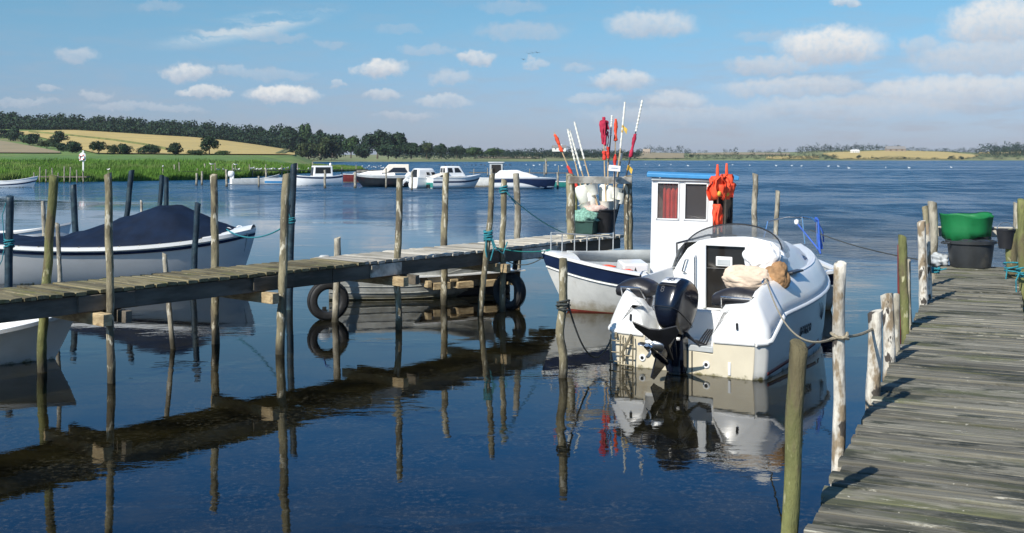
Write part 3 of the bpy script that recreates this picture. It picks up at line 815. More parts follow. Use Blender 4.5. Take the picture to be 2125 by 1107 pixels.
def deck_mat(name, a, b, green, dark, light, world=False):
    m = bpy.data.materials.new(name); m.use_nodes = True
    nt = m.node_tree; N, K = nt.nodes, nt.links
    bs = N['Principled BSDF']
    tc = N.new('ShaderNodeTexCoord'); geo = N.new('ShaderNodeNewGeometry')
    def noise(sc, stretch, det=6, ro=.62, ofs=None):
        mp = N.new('ShaderNodeMapping'); mp.inputs['Scale'].default_value = stretch
        K.new(tc.outputs['Object'], mp.inputs[0])
        if ofs is not None:
            K.new(ofs, mp.inputs['Location'])
        n = N.new('ShaderNodeTexNoise'); K.new(mp.outputs[0], n.inputs[0])
        n.inputs['Scale'].default_value = sc; n.inputs['Detail'].default_value = det; n.inputs['Roughness'].default_value = ro
        return n.outputs[0]
    def mr(x, p, q):
        n = N.new('ShaderNodeMapRange'); n.interpolation_type = 'SMOOTHSTEP'; K.new(x, n.inputs[0])
        n.inputs[1].default_value = p; n.inputs[2].default_value = q; return n.outputs[0]
    def mix(f, p, q):
        n = N.new('ShaderNodeMix'); n.data_type = 'RGBA'; K.new(f, n.inputs[0])
        for i, c in ((6, p), (7, q)):
            if isinstance(c, tuple): n.inputs[i].default_value = c + (1,)
            else: K.new(c, n.inputs[i])
        return n.outputs[2]
    isl = geo.outputs['Random Per Island']
    ml = N.new('ShaderNodeMath'); ml.operation = 'MULTIPLY'; K.new(isl, ml.inputs[0]); ml.inputs[1].default_value = 37.0
    c = mix(mr(noise(1.0, (1.2, 26, 26), ofs=ml.outputs[0]), .3, .7), a, b)                 # grain streaks
    c = mix(mr(noise(1.5, (1, 2.6, 1), 7, .68, ofs=ml.outputs[0]), .49, .60), c, dark)               # damp, dirty patches
    c = mix(mr(noise(2.3, (.6, 2.0, 1)), .52, .68), c, green)            # algae
    c = mix(mr(noise(2.6, (1.6, 16, 1), 8, .7, ofs=ml.outputs[0]), .585, .68), c, light)             # bleached worn streaks
    c = mix(mr(noise(1.5, (1.2, 60, 60), 8, .75, ofs=ml.outputs[0]), .60, .66), c, dark)      # cracks along the grain
    c = mix(mr(noise(38, (1, 1, 1), 2), .70, .76), c, light)      # lichen specks
    hs = N.new('ShaderNodeHueSaturation'); K.new(c, hs.inputs['Color'])
    r = N.new('ShaderNodeMapRange'); K.new(isl, r.inputs[0]); r.inputs[3].default_value = .62; r.inputs[4].default_value = 1.3
    K.new(r.outputs[0], hs.inputs['Value'])
    K.new(hs.outputs[0], bs.inputs['Base Color'])
    bs.inputs['Roughness'].default_value = .78; bs.inputs['Specular IOR Level'].default_value = .35
    bp = N.new('ShaderNodeBump'); bp.inputs['Strength'].default_value = .7; bp.inputs['Distance'].default_value = .006
    K.new(noise(2.2, (2.0, 40, 20)), bp.inputs['Height']); K.new(bp.outputs[0], bs.inputs['Normal'])
    return m
deck_r = deck_mat('weathered_deck_planks', (.105, .098, .074), (.22, .205, .160), (.095, .098, .05), (.042, .044, .030), (.40, .38, .31))
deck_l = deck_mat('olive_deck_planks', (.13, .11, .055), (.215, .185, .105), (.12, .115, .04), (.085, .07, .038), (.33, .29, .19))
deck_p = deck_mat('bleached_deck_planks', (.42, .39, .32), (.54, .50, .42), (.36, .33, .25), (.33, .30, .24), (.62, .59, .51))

# ---------------- right pier: runs away from under the camera, 24.6 degrees to the right
RA = R(24.6); RZ = 1.05
rp = thing('wooden_pier', 'weathered plank pier in the right foreground, green with algae and striped by post shadows', 'pier', (0, 0, 0), -RA)
mb = MB(); deck(mb, -.775, .255, -2.2, 17.55, RZ, .150, .015, .035, 3, .020, .007, 8); mb.build('deck', deck_r, rp, smooth=False)
for x in (-.62, .10):
    mb = MB(); mb.box((x, 7.65, RZ - .125), (.09, 19.6, .17)); mb.build('stringer', greywood, rp, bevel=.006)
rmi = Matrix.Rotation(RA, 4, 'Z')
def on_rp(x, y, z=0.0): return Matrix.Rotation(-RA, 4, 'Z') @ Vector((x, y, z))
for y in (4.6, 7.4, 10.3, 13.2, 16.1):
    mb = MB(); mb.box((-.26, y, RZ - .275), (1.25, .12, .13)); mb.build('crossbeam', greywood, rp, bevel=.006)
for y in (4.6, 7.4, 10.3, 13.2, 16.1):
    mb = post_mesh([(.17, y + .1, RZ - .05), (.17, y + .1, -1)], .06, .07, y); mb.build('pile', bark, rp, angle=70)
# end beam seen across the far end, held on the last posts
mb = MB()
pa, pb = at(1928, 480, 16.9), at(2100, 482, 16.9)
mb.beam(pa, pb, .07, .16); mb.build('end_rail', palewood, None, bevel=.006, origin=(pa + pb) / 2)
tag(bpy.data.objects['end_rail'], 'pale horizontal beam across the posts at the far end of the right pier', 'beam')
bpy.data.objects['end_rail'].name = 'cross_beam'
def rpost(name, pix, r, m, label, seed, off=-.87, depth=None, group='posts along the right pier', under=1.0, knob=.1):
    b = (pix[-1][0] - U0) / F
    if depth is None: depth = -off / (math.sin(RA) - b * math.cos(RA))
    return post(name, pix, r, m, depth, seed, None, label, 'post', group, knob, under)
rpost('mooring_post', [(1658, 718), (1651, 880), (1637, 1100)], 18, bark_moss, 'mossy green post with a flat sawn top nearest the camera at the pier edge', 31, depth=4.9)
rpost('mooring_post', [(1743, 548), (1742, 760), (1737, 970)], 13.5, birch, 'tall white birch post with torn peeling bark left of the pier, rope tied to it', 32, depth=6.5)
rpost('mooring_post', [(1815, 648), (1815, 760), (1812, 860)], 15, birch, 'thick short pale birch post at the pier edge in front of the taller stub', 33, depth=7.4)
rpost('mooring_post', [(1840, 611), (1842, 700), (1844, 790)], 12.5, birch, 'second thick birch stub close behind the short pale one on the pier edge', 34, depth=8.6)
rpost('mooring_post', [(1860, 614), (1862, 700), (1863, 770)], 7, bark_grey, 'thin brown broken stake tight behind the second birch stub', 35, depth=9.1)
rpost('mooring_post', [(1872, 490), (1876, 560), (1880, 720)], 8.5, bark_moss, 'knobbly mossy post with yellow green top halfway along the pier edge', 36, depth=10.2, knob=.16)
rpost('mooring_stake', [(1866, 512), (1866, 620), (1866, 730)], 3.6, maroon, 'thin dark red stake leaning against the knobbly mossy post', 37, depth=10.35, knob=.02)
rpost('mooring_stake', [(1885, 543), (1887, 620), (1890, 705)], 5, bark_grey, 'short pale stake just right of the knobbly mossy post', 38, depth=10.5)
rpost('mooring_post', [(1912, 461), (1915, 560), (1918, 690)], 8.5, birch, 'white birch post with dark knots left of the far end of the pier', 39, depth=12.0)
rpost('mooring_post', [(1924, 465), (1928, 540), (1930, 640)], 5, birch, 'slim white birch pole touching the right side of the knotty birch post', 40, depth=12.3)
rpost('mooring_post', [(1920, 430), (1922, 520), (1926, 620)], 6.5, bark, 'thin brown pole sticking up behind the slim white birch pole', 41, depth=13.6)
rpost('mooring_post', [(1935, 420), (1936, 500), (1938, 590)], 9.5, bark_grey, 'tallest grey split post on the left side of the pier end', 42, depth=16.4)
rpost('mooring_post', [(2112, 423), (2110, 520), (2112, 620)], 8, bark_grey, 'tall pale split post at the right edge of the pier end, partly outside the photo', 43, depth=16.3)
rpost('mooring_post', [(2122, 415), (2121, 520), (2124, 640)], 9, bark_moss, 'mossy post cut by the right edge of the photo with teal rope around it', 44, depth=13.2)
rpost('mooring_post', [(2102, 478), (2100, 540), (2104, 600)], 12, bark_moss, 'thick mossy stub behind the teal rope on the right side of the pier end', 45, depth=14.6)

# ---------------- left pier, from the left edge to the fishing gear, 38.8 degrees to the right
LZ = 1.12
A = onz(-60, 629.2, LZ); B = onz(1288, 489, LZ); A = A - (B - A).normalized() * 4.5
ld = (B - A); LL = ld.length; LA = math.atan2(ld.x, ld.y)
lp = thing('wooden_pier', 'long narrow plank pier crossing the left half of the photo to the fishing gear', 'pier', (A.x, A.y, 0), -LA)
lm = Matrix.Translation((A.x, A.y, 0)) @ Matrix.Rotation(-LA, 4, 'Z'); lpm = lm
lmi = lm.inverted()
def lloc(p): return lmi @ Vector(p)
ysplit = lloc(onz(745, 545, LZ)).y
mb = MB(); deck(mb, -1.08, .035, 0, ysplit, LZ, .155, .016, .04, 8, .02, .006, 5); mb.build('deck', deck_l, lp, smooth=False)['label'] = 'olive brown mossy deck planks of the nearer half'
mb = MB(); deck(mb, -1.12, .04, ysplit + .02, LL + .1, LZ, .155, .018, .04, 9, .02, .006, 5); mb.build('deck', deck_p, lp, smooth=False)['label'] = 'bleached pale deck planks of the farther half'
for x in (-.03, -.98):
    y = -.3
    while y < LL - .2:
        L2 = min(5.0, LL - y)
        mb = MB(); mb.box((x, y + L2 / 2, LZ - .155), (.055, L2 - .012, .21)); mb.build('stringer', greywood, lp, bevel=.005); y += 5.0
for ua, ub in ((160, 277), (523, 608), (768, 830), (1082, 1170)):     # splice boards on the near stringer
    ya, yb = lloc(onz(ua, lerp(629.2, 489, (ua + 60) / 1348), LZ)).y, lloc(onz(ub, lerp(629.2, 489, (ub + 60) / 1348), LZ)).y
    mb = MB(); mb.box((.022, (ya + yb) / 2, LZ - .15), (.04, yb - ya, .19)); mb.build('splice_board', palewood if ua > 700 else greywood, lp, bevel=.005)
lp.rotation_euler = (0, 0, -LA)
class _P: pass
def lpost(pix, r, m, seed, depth=None):
    if depth is None: depth = onz(pix[-1][0], pix[-1][1], 0).y
    k = depth / F
    pts = [at(u, v, depth) for u, v in pix]
    e = pts[-1].copy(); e.z = -1; pts.append(e)
    mb = post_mesh([lmi @ p for p in pts], r * k * .95, r * k * 1.05, seed)
    return mb.build('post', m, lp, angle=70)
NEAR = [([(224, 362), (228, 560), (231, 795)], 8, bark, 1), ([(597, 362), (590, 450), (588, 560), (582, 735)], 9, bark, 2),
        ([(830, 371), (829, 450), (823, 560), (828, 684)], 7, bark, 3), ([(1046, 374), (1043, 500), (1043, 647)], 6.3, bark, 4),
        ([(1184, 362), (1184, 480), (1188, 616)], 9.5, bark, 5), ([(1304, 366), (1303, 470), (1302, 609)], 9.5, bark, 6)]
FARR = [([(110, 365), (103, 480), (92, 640), (87, 772)], 9.5, bark_moss, 11), ([(444, 364), (446, 520), (447, 714)], 8, bark, 12),
        ([(700, 494), (699, 580), (696, 668)], 7.5, bark_grey, 13), ([(926, 360), (922, 480), (921, 633)], 7, bark, 14),
        ([(1071, 361), (1075, 430), (1074, 606)], 7, bark_grey, 15), ([(1194, 366), (1194, 470), (1196, 580)], 5, bark_moss, 16)]
near_pos = []
for pix, r, m, s in NEAR:
    o = lpost(pix, r, m, s); near_pos.append(lloc(onz(*pix[-1], 0)))
for pix, r, m, s in FARR: lpost(pix, r, m, s, None if s != 11 else onz(87, 772, 0).y)
for i, p in enumerate(near_pos):            # crossbeams under the deck, sawn ends towards the camera
    mb = MB(); mb.box((-.42, p.y - .145, LZ - .335), (1.40, .115, .145)); mb.build('crossbeam', [fresh, fresh, fresh, fresh, fresh, fresh][i], lp, bevel=.006)
    if i % 2 == 0:
        mb = MB(); mb.box((-.44, p.y + .16, LZ - .335), (1.34, .09, .145)); mb.build('crossbeam', greywood, lp, bevel=.006)
# gear frame beam between the two end posts
pa, pb = at(1180, 373.5, 20.45), at(1310, 375, 21.05)
dd = (pb - pa).normalized()
mb = MB(); mb.beam(pa, pb, .05, .14); mb.v = [lmi @ q for q in mb.v]; mb.build('cross_rail', palewood, lp, bevel=.005)['label'] = 'pale horizontal rail across the two end posts'

# ---------------- loose mooring posts round the left pier
post('mooring_post', [(1021, 362), (1018, 440), (1006, 560), (996, 655)], 6.2, bark, None, 21, None, 'leaning brown post with teal rope lashed round it in front of the pier', 'post')
post('mooring_post', [(1168, 538), (1170, 640), (1158, 690), (1172, 735), (1168, 784)], 9, bark, None, 22, None, 'crooked brown post with dark rope round its middle in open water left of the outboard', 'post')
post('mooring_stake', [(342, 527), (347, 600), (353, 660), (359, 724)], 5.2, bark_grey, None, 23, None, 'thin short stake leaning beside the pier in front of the covered boat', 'post')
post('mooring_stake', [(119, 465), (122, 520), (126, 585), (118, 700)], 4.6, bark_grey, None, 24, None, 'thin pale crooked stake right of the mossy pier post at the left', 'post')
post('dark_mooring_post', [(20, 408), (19, 500), (18, 640)], 8, darkpost, None, 25, None, 'dark teal painted post with rope round it at the left edge of the photo', 'post', knob=.03)
post('dark_mooring_post', [(152, 384), (156, 470), (160, 560)], 6.5, darkpost, 25.0, 26, None, 'dark painted post behind the left end of the navy boat cover', 'post', knob=.03)
post('dark_mooring_post', [(274, 354), (268, 400), (262, 455), (252, 545)], 5.8, darkpost, 26.5, 27, None, 'dark painted post leaning right behind the middle of the navy boat cover', 'post', knob=.03)
post('dark_mooring_post', [(336, 365), (332, 430), (326, 550)], 5, darkpost, 27.0, 28, None, 'left dark post of the close pair behind the peak of the navy boat cover', 'post', knob=.03)
post('dark_mooring_post', [(345, 368), (345, 430), (345, 550)], 5, darkpost, 26.6, 29, None, 'right dark post of the close pair behind the peak of the navy boat cover', 'post', knob=.03)
post('dark_mooring_post', [(411, 422), (405, 520), (400, 606)], 6.3, darkpost, None, 30, None, 'dark painted post standing right in front of the navy boat cover', 'post', knob=.03)
post('dark_mooring_post', [(610, 341), (605, 460), (602, 560), (600, 643)], 7, darkpost, None, 46, None, 'tall dark teal post with rope hitch behind the crooked pier post', 'post', knob=.03)
post('mooring_stake', [(90, 419), (93, 500), (94, 575)], 4.5, bark_grey, 24.5, 47, None, 'slim grey green stake behind the mossy post near the left boats', 'post')
post('mooring_stake', [(293, 417), (294, 450), (296, 540)], 2.6, palewood, 27.5, 48, None, 'thin pale pole poking up behind the navy boat cover', 'post', knob=.03)
post('mooring_post', [(1567, 361), (1566, 420), (1566, 560)], 6, bark_grey, 25.0, 49, None, 'grey post in open water behind the windscreen of the motor boat', 'post')
post('mooring_post', [(1614, 397), (1611, 460), (1609, 575)], 5, bark_grey, 24.0, 50, None, 'slightly shorter grey post right of the one behind the windscreen', 'post')
# small posts among the far moorings
FP = [(470, 352, 388, 2.6),(537, 366, 388, 2.2),(552, 352, 380, 2.2),(674, 353, 391, 2.6),(737, 357, 391, 3),(801, 350, 391, 1.8),(855, 356, 395, 2.0),(1020, 350, 389, 2.4),(1157, 358, 392, 2.4),(1133, 330, 362, 2.2),
      (408, 360, 385, 2.4),(419, 356, 384, 2.2),(362, 342, 366, 1.6),(425, 340, 362, 1.8)]
fp_lab = ['in front of the white outboard of the grey dinghy','between the grey dinghy and the small red bottomed boat','behind the small red bottomed boat','in front of the wheelhouse boat window','between the maroon boat and the dark hulled cruiser','in front of the dark hulled cruiser bow','in front of the small white cabin boat','left of the navy striped speedboat','at the right tip of the navy striped speedboat','tall and alone in the water behind the navy striped speedboat','left one of the pair under the long jetty','right one of the pair under the long jetty','rising at the left end of the long jetty','rising from the long jetty left of the gulls']
for (u, vt, vb, r), lb in zip(FP, fp_lab):
    post('mooring_stake', [(u, vt), (u + .5, (vt + vb) / 2), (u, vb)], r, bark_grey, None, u, None, 'far stake ' + lb, 'post', 'stakes among the far moorings', knob=.05)
# far jetties
def jetty(label, u0, v0, u1, v1, h, w, nposts, seed):
    a, b = onz(u0, v0, h), onz(u1, v1, h)
    r = thing('far_jetty', label, 'jetty', (a.x, a.y, 0))
    o = Vector((a.x, a.y, 0)); mb = MB(); a2, b2 = a - o, b - o
    mb.beam(a2, b2, w, .12); mb.build('deck', greywood, r)
    rnd = random.Random(seed)
    for i in range(nposts):
        p = a2.lerp(b2, (i + .3) / nposts); t = rnd.uniform(.35, 1.3)
        q = MB(); q.tube([(p.x, p.y - .4, p.z + t), (p.x + rnd.uniform(-.1, .1), p.y - .4, -.6)], .07, 7); q.build('post', bark_grey, r)
jetty('far jetty in front of the reeds with a row of thin posts at the left', 70, 367, 184, 367.5, .65, .8, 9, 1)
jetty('long low far jetty lined with gulls in front of the reeds', 362, 356.5, 760, 352.5, .9, .9, 12, 2)
jetty('low dark jetty behind the white cruisers and the speedboat', 975, 358.5, 1180, 359.5, .5, .8, 7, 3)
# ================================================================== BOATS
def sec_round(s):
    a = s * PI / 2; return math.sin(a) ** .62, (1 - math.cos(a)) ** 1.05
def sec_flare(s):
    return s ** .60, s ** 1.02
def sec_vee(s):
    if s < .45: t = s / .45; return .86 * t, .36 * t ** 1.25
    t = (s - .45) / .55; return .86 + .14 * t ** .8, .36 + .64 * t
def plan_bow(full=2.2, aft=.86, mid=.42):
    def f(t):
        if t < mid: return aft + (1 - aft) * math.sin(t / mid * PI / 2)
        return max(0.0, 1 - ((t - mid) / (1 - mid)) ** full)
    return f
def plan_double(full=2.3, pw=.8):
    return lambda t: max(0.0, (1 - abs(2 * t - 1) ** full)) ** pw
class Hull:
    def __init__(s, L, B, plan, zs, zk, rake=.35, sec=sec_round, rake_aft=0.0):
        s.L, s.B, s.plan, s.zs, s.zk, s.rake, s.sec, s.ra = L, B, plan, zs, zk, rake, sec, rake_aft
    def pt(s, t, q, side, off=0.0, zoff=0.0):
        ry, rz = s.sec(q); hb = s.B / 2 * s.plan(t)
        zk, zs = s.zk(t), s.zs(t)
        x = s.L * t - s.rake * sstep(.55, 1, t) * (1 - rz) ** 1.2 + s.ra * (1 - sstep(0, .4, t)) * (1 - rz)
        y = hb * ry
        return Vector((x, side * (y + off), zk + (zs - zk) * rz + zoff))
    def grid(s, q0=0.0, q1=1.0, off=0.0, nx=26, ny=9, t0=0.0, t1=1.0):
        rings = []
        for i in range(nx + 1):
            t = lerp(t0, t1, i / nx)
            a = [s.pt(t, lerp(q1, q0, j / ny), -1, off) for j in range(ny + 1)]
            b = [s.pt(t, lerp(q0, q1, j / ny), 1, off) for j in range(ny + 1)]
            rings.append(a + (b[1:] if q0 == 0 else b))
        return rings
    def build(s, root, m, name='hull', bottom=None, bq=.3):
        q0 = bq if bottom else 0.0
        if bottom:
            bz = bq if callable(bq) else (lambda t: bq)
            def gr(t): return [s.pt(t, bz(t) * (1 - j / 6), -1) for j in range(7)] + [s.pt(t, bz(t) * j / 6, 1) for j in range(1, 7)]
            mb = MB(); g_ = [gr(i / 26) for i in range(27)]; mb.loft(g_, False); r = g_[0]; mb.add(r, [tuple(range(len(r)))]); mb.build('bottom_paint', bottom, root, angle=50)
            mb = MB()
            for sd in (-1, 1):
                mb.loft([[s.pt(i / 26, lerp(bz(i / 26), 1, j / 8), sd) for j in range(9)] for i in range(27)], False)
            a = [s.pt(0, lerp(bz(0), 1, j / 8), -1) for j in range(8, -1, -1)] + [s.pt(0, lerp(bz(0), 1, j / 8), 1) for j in range(9)]
            mb.add(a, [tuple(range(len(a)))])
            return mb.build(name, m, root, angle=50)
        mb = MB(); g = s.grid(); mb.loft(g, False)
        mb.add(g[0], [tuple(range(len(g[0])))])
        return mb.build(name, m, root, angle=50)
    def band(s, root, m, q0, q1, off=.006, name='sheer_stripe', t0=0, t1=1):
        mb = MB()
        for sd in (-1, 1):
            mb.loft([[s.pt(lerp(t0, t1, i / 26), lerp(q0, q1, j / 3), sd, off) for j in range(4)] for i in range(27)], False)
        return mb.build(name, m, root, angle=60)
    def inside(s, root, m, floor=.15, inset=.06, q0=.35):
        mb = MB(); rings = []
        for i in range(27):
            t = lerp(.012, .985, i / 26)
            def ip(q, sd):
                p = s.pt(t, q, sd); k = max(0.0, abs(p.y) - inset); p.y = sd * k; p.z = max(p.z, floor); return p
            rings.append([ip(lerp(1, q0, j / 6), -1) for j in range(7)] + [ip(lerp(q0, 1, j / 6), 1) for j in range(7)])
        mb.loft(rings, False); mb.add(rings[0], [tuple(range(14))])
        return mb.build('interior', m, root, angle=50)
    def gunwale(s, root, m, w=.085, h=.045, name='gunwale', t0=0.0, t1=1.0, transom=True):
        mb = MB()
        for sd in (-1, 1):
            rings = []
            for i in range(31):
                t = lerp(t0, t1, i / 30); p = s.pt(t, 1, sd); o = p.copy(); n = p.copy()
                o.y = sd * (abs(p.y) + .025); n.y = sd * max(0, abs(p.y) - w); n.x = min(n.x, s.L - .05 * 0)
                rings.append([o + Vector((0, 0, -h * .4)), o + Vector((0, 0, h * .6)), n + Vector((0, 0, h * .6)), n + Vector((0, 0, -h * .4))])
            mb.loft(rings, True, True, True)
        if transom and s.plan(0) > .2:
            a, b = s.pt(0, 1, -1), s.pt(0, 1, 1); mb.beam(a + Vector((.03, 0, .005)), b + Vector((.03, 0, .005)), w, h)
        return mb.build(name, m, root, angle=40)
    def deck(s, root, m, t0, t1, camber=.05, drop=-.01, name='foredeck'):
        mb = MB()
        mb.loft([[Vector((s.L * lerp(t0, t1, i / 14), lerp(-1, 1, j / 8) * abs(s.pt(lerp(t0, t1, i / 14), 1, 1).y) * .97,
                          s.zs(lerp(t0, t1, i / 14)) + drop + camber * (1 - (lerp(-1, 1, j / 8)) ** 2))) for j in range(9)] for i in range(15)], False)
        return mb.build(name, m, root, angle=60)
    def rail(s, root, m, q, r, name='rub_rail', off=.01, t0=0, t1=1):
        mb = MB()
        for sd in (-1, 1): mb.tube([s.pt(lerp(t0, t1, i / 30), q, sd, off) for i in range(31)], r, 6)
        return mb.build(name, m, root)
def trap(root, name, m, X0, X1, wb0, wb1, wt0, wt1, z0, z1, r0=0.0, r1=0.0, bevel=.03, zb1=None, zt1=None):
    """a cabin: base X0..X1, top pulled in by r0 aft and r1 forward; widths at aft/forward"""
    zb1 = z0 if zb1 is None else zb1; zt1 = z1 if zt1 is None else zt1
    mb = MB()
    mb.add([(X0, -wb0, z0), (X1, -wb1, zb1), (X1, wb1, zb1), (X0, wb0, z0), (X0 + r0, -wt0, z1), (X1 - r1, -wt1, zt1), (X1 - r1, wt1, zt1), (X0 + r0, wt0, z1)],
           [(3, 2, 1, 0), (4, 5, 6, 7), (0, 1, 5, 4), (1, 2, 6, 5), (2, 3, 7, 6), (3, 0, 4, 7)])
    o = mb.build(name, m, root, bevel=bevel, seg=3)
    V = [Vector(q) for q in mb.v]
    def face(i): # 0 stbd,1 front,2 port,3 back -> corners bottom a,b top c,d
        return [(V[0], V[1], V[5], V[4]), (V[1], V[2], V[6], V[5]), (V[2], V[3], V[7], V[6]), (V[3], V[0], V[4], V[7])][i]
    return o, face
def pane(root, name, m, face, s0, s1, t0, t1, off=.012, skew=0.0, th=.012):
    a, b, c, d = face
    P = lambda s, t: a.lerp(b, s).lerp(d.lerp(c, s), t)
    n = (b - a).cross(d - a).normalized()
    q = [P(s0, t0), P(s1, t0), P(s1 - skew, t1), P(s0 + skew, t1)]
    mb = MB(); mb.add([p + n * (off - th) for p in q] + [p + n * off for p in q], [(0, 1, 2, 3), (4, 5, 6, 7), (0, 1, 5, 4), (1, 2, 6, 5), (2, 3, 7, 6), (3, 0, 4, 7)])
    return mb.build(name, m, root, smooth=False, bevel=.004)
def outboard(root, loc, m, sc=1.0, tilt=0.0, yaw=0.0, legm=None, name='outboard_motor'):
    o = bpy.data.objects.new(name, None); col.objects.link(o); o.parent = root; o.location = loc; o.rotation_euler = (0, tilt, yaw); o.scale = (sc, sc, sc)
    mb = MB(); mb.lathe([(.10, .02), (.15, .06), (.165, .22), (.15, .36), (.10, .42)], (-.12, 0, 0), 18, 1.35, .95, True, True); mb.build('cowl', m, o, angle=60)
    mb = MB(); mb.loft([[Vector((-.12 + x * w, y * w2, z)) for x, y in ((-.1, 0), (-.04, .05), (.08, .05), (.1, 0), (.08, -.05), (-.04, -.05))] for z, w, w2 in ((.04, 1, 1), (-.45, .9, .6), (-.75, .7, .35))], True, True, True)
    mb.box((-.16, 0, -.45), (.34, .2, .02)); mb.tube([(-.34, 0, -.62), (-.28, 0, -.62), (-.05, 0, -.62), (.03, 0, -.62)], [.03, .05, .05, .012], 8)
    mb.box((.0, 0, .0), (.12, .2, .2)); mb.build('lower_unit', legm or m, o, angle=40)
    return o
ZS = lambda s, m, b, k=2.0: (lambda t: (m + (s - m) * abs(1 - t / .42) ** k) if t < .42 else (m + (b - m) * ((t - .42) / .58) ** k))
ZK = lambda d, b=.2: (lambda t: -d + (d + .05) * max(0, (t - (1 - b)) / b) ** 2 * .6)

# ------------------------------------------------------------------ the motor cruiser in front
def motor_cruiser():
    r = thing('motor_cruiser', 'white motor cruiser with cream stern, raised black outboard and smoked windscreen, by right pier', 'motor boat', (2.15, 13.36, 0), R(58))
    L = 5.25
    def hb(X): return 1.07 * (1 - (max(0, X - 1.7) / (L - 1.7)) ** 2.3) * (1 - .0 * X)
    def zr(X): return interp(X, [(0, .44), (.16, .46), (.40, .58), (.68, .72), (1.6, .74), (3, .80), (4.2, .90), (L, 1.02)])
    def zd(X): return interp(X, [(0, .80), (.12, .92), (.3, 1.04), (.6, 1.10), (1.6, 1.14), (3, 1.18), (4.2, 1.24), (L, 1.30)])
    Xs = [0, .03, .08, .14, .22, .32, .42, .55, .68, .85, 1.05, 1.3, 1.6, 1.9, 2.3, 2.7, 3.1, 3.5, 3.9, 4.25, 4.55, 4.8, 5.0, 5.14, 5.22, L]
    def corner(X): return .13 * (1 - sstep(0, .14, X)) ** 1.6
    def stem(X, z): return X - .55 * sstep(3.6, L, X) * max(0, (1.1 - z)) / 1.3
    # underbody and sides below the rub rail
    mb = MB(); rings = []
    for X in Xs:
        h = hb(X) - corner(X); f = sstep(2.2, L, X); zc = lerp(-.02, .35, f); k = []
        for (ry, z) in ((1.0, zr(X)), (lerp(.995, .96, f), lerp(zr(X), zc, .35)), (lerp(.985, .88, f), lerp(zr(X), zc, .72)), (lerp(.97, .78, f), zc), (lerp(.93, .68, f), zc - .04), (.5, lerp(-.22, .1, f ** 2)), (0, lerp(-.34, -.05, f ** 3))):
            k.append((ry * h, z))
        rings.append([Vector((stem(X, z), -y, z)) for y, z in k] + [Vector((stem(X, z), y, z)) for y, z in k[::-1][1:]])
    mb.loft(rings, False)
    mb.build('hull', hullgrey, r, angle=50)['label'] = 'off-white lower hull'
    # transom with the motor notch cut into it (between Y .52 and -.40 down to z .31)
    tr = rings[0]
    mb = MB()
    e = .004
    yb = tr[0].y
    outline = [Vector((-e, -.40, .42)), Vector((-e, yb, .44))] + [Vector((-e, p.y, p.z)) for p in tr[1:-1]] + [Vector((-e, -yb, .44)), Vector((-e, .52, .42)), Vector((-e, .52, .31)), Vector((-e, -.40, .27))]
    fr = [p + Vector((.03, 0, 0)) for p in outline]
    mb.loft([outline, fr], True, True, True)
    mb.build('transom', cream, r, bevel=.01, angle=30)['label'] = 'cream coloured flat transom'
    for y in (-.32, .55):
        mb = MB(); mb.lathe([(.020, .012), (.036, .016), (.046, .008), (.046, -.01)], (-.006, y, .13), 16, cap1=True, rot=Matrix.Rotation(R(-90), 3, 'Y')); d = mb.build('drain_fitting', white, r)
        mb = MB(); mb.lathe([(.030, 0), (.030, -.01)], (-.019, y, .13), 14, cap0=True, cap1=True, rot=Matrix.Rotation(R(-90), 3, 'Y')); mb.build('drain_hole', darkglass, d)
    mb = MB(); mb.box((-.012, -.62, .11), (.012, .035, .16)); mb.build('anode_plate', white, r, bevel=.005)
    mb = MB(); mb.box((-.010, -.13, .13), (.010, .012, .30)); mb.build('transducer_cable', blackp, r)
    # upper shell: rounded shoulders along both sides
    for sd in (-1, 1):
        mb = MB(); rg = []
        for X in [q for q in Xs if q >= .2]:
            h = hb(X) - corner(X); z0, z1 = zr(X), zd(X); c = corner(X) * .9
            inn = lerp(.30, .05, sstep(1.55, 1.9, X)) if X > 1.55 else .22
            pr = [(h, z0), (h + .012, lerp(z0, z1, .16)), (h - .030, lerp(z0, z1, .36)), (h - .085, lerp(z0, z1, .62)), (h - .140, lerp(z0, z1, .84)), (h - .180, z1 - .022), (h - .215, z1), (h - .24, z1 - .005)]
            pr = [(max(0, a * (1 if X < 4.4 else lerp(1, hb(X) / max(.01, hb(X)), 1))), b) for a, b in pr]
            if X <= 1.6: pr += [(h - .25, z1 - .06), (h - .27, .55)]
            else: pr += [(max(0, h - .25), z1), (max(0, h - .27), z1)]
            rg.append([Vector((stem(X, z), sd * y, z)) for y, z in pr])
        mb.loft(rg, False)
        o = mb.build('side_deck', white, r, angle=50)
    # stern quarters: swelling white blocks either side of the motor
    for sd, y0 in ((1, .53), (-1, .39)):
        mb = MB(); rg = []
        for X in (0, .02, .05, .09, .14, .22, .32, .42, .55, .62):
            z0, z1 = zr(X) + .004, zd(X) - (.14 if X > .5 else 0.0); h = hb(X) - corner(X) - (.02 if X > .3 else 0); k = .13 * (1 - sstep(0, .16, X))
            zi = min(z1, .90 - .06 * sstep(.1, .4, X))
            pr = [(h, z0), (h + .014 - k * .25, lerp(z0, z1, .16)), (h - .028 - k * .4, lerp(z0, z1, .36)), (h - .083 - k * .6, lerp(z0, z1, .62)), (h - .138 - k * .8, lerp(z0, z1, .84)), (h - .178 - k, z1 - .022), (h - .21 - k, z1), (h - .27 - k, lerp(z1, zi, .6)), (lerp(h, y0, .6), zi), (y0 + .12 + k * .5, zi - .02), (y0 + .03 + k * .2, zi - .14), (y0, zi - .30), (y0 - .01, .36)]
            rg.append([Vector((X, sd * y, z)) for y, z in pr])
        mb.loft(rg, True, True, True)
        q = mb.build('stern_quarter', white, r, angle=60)
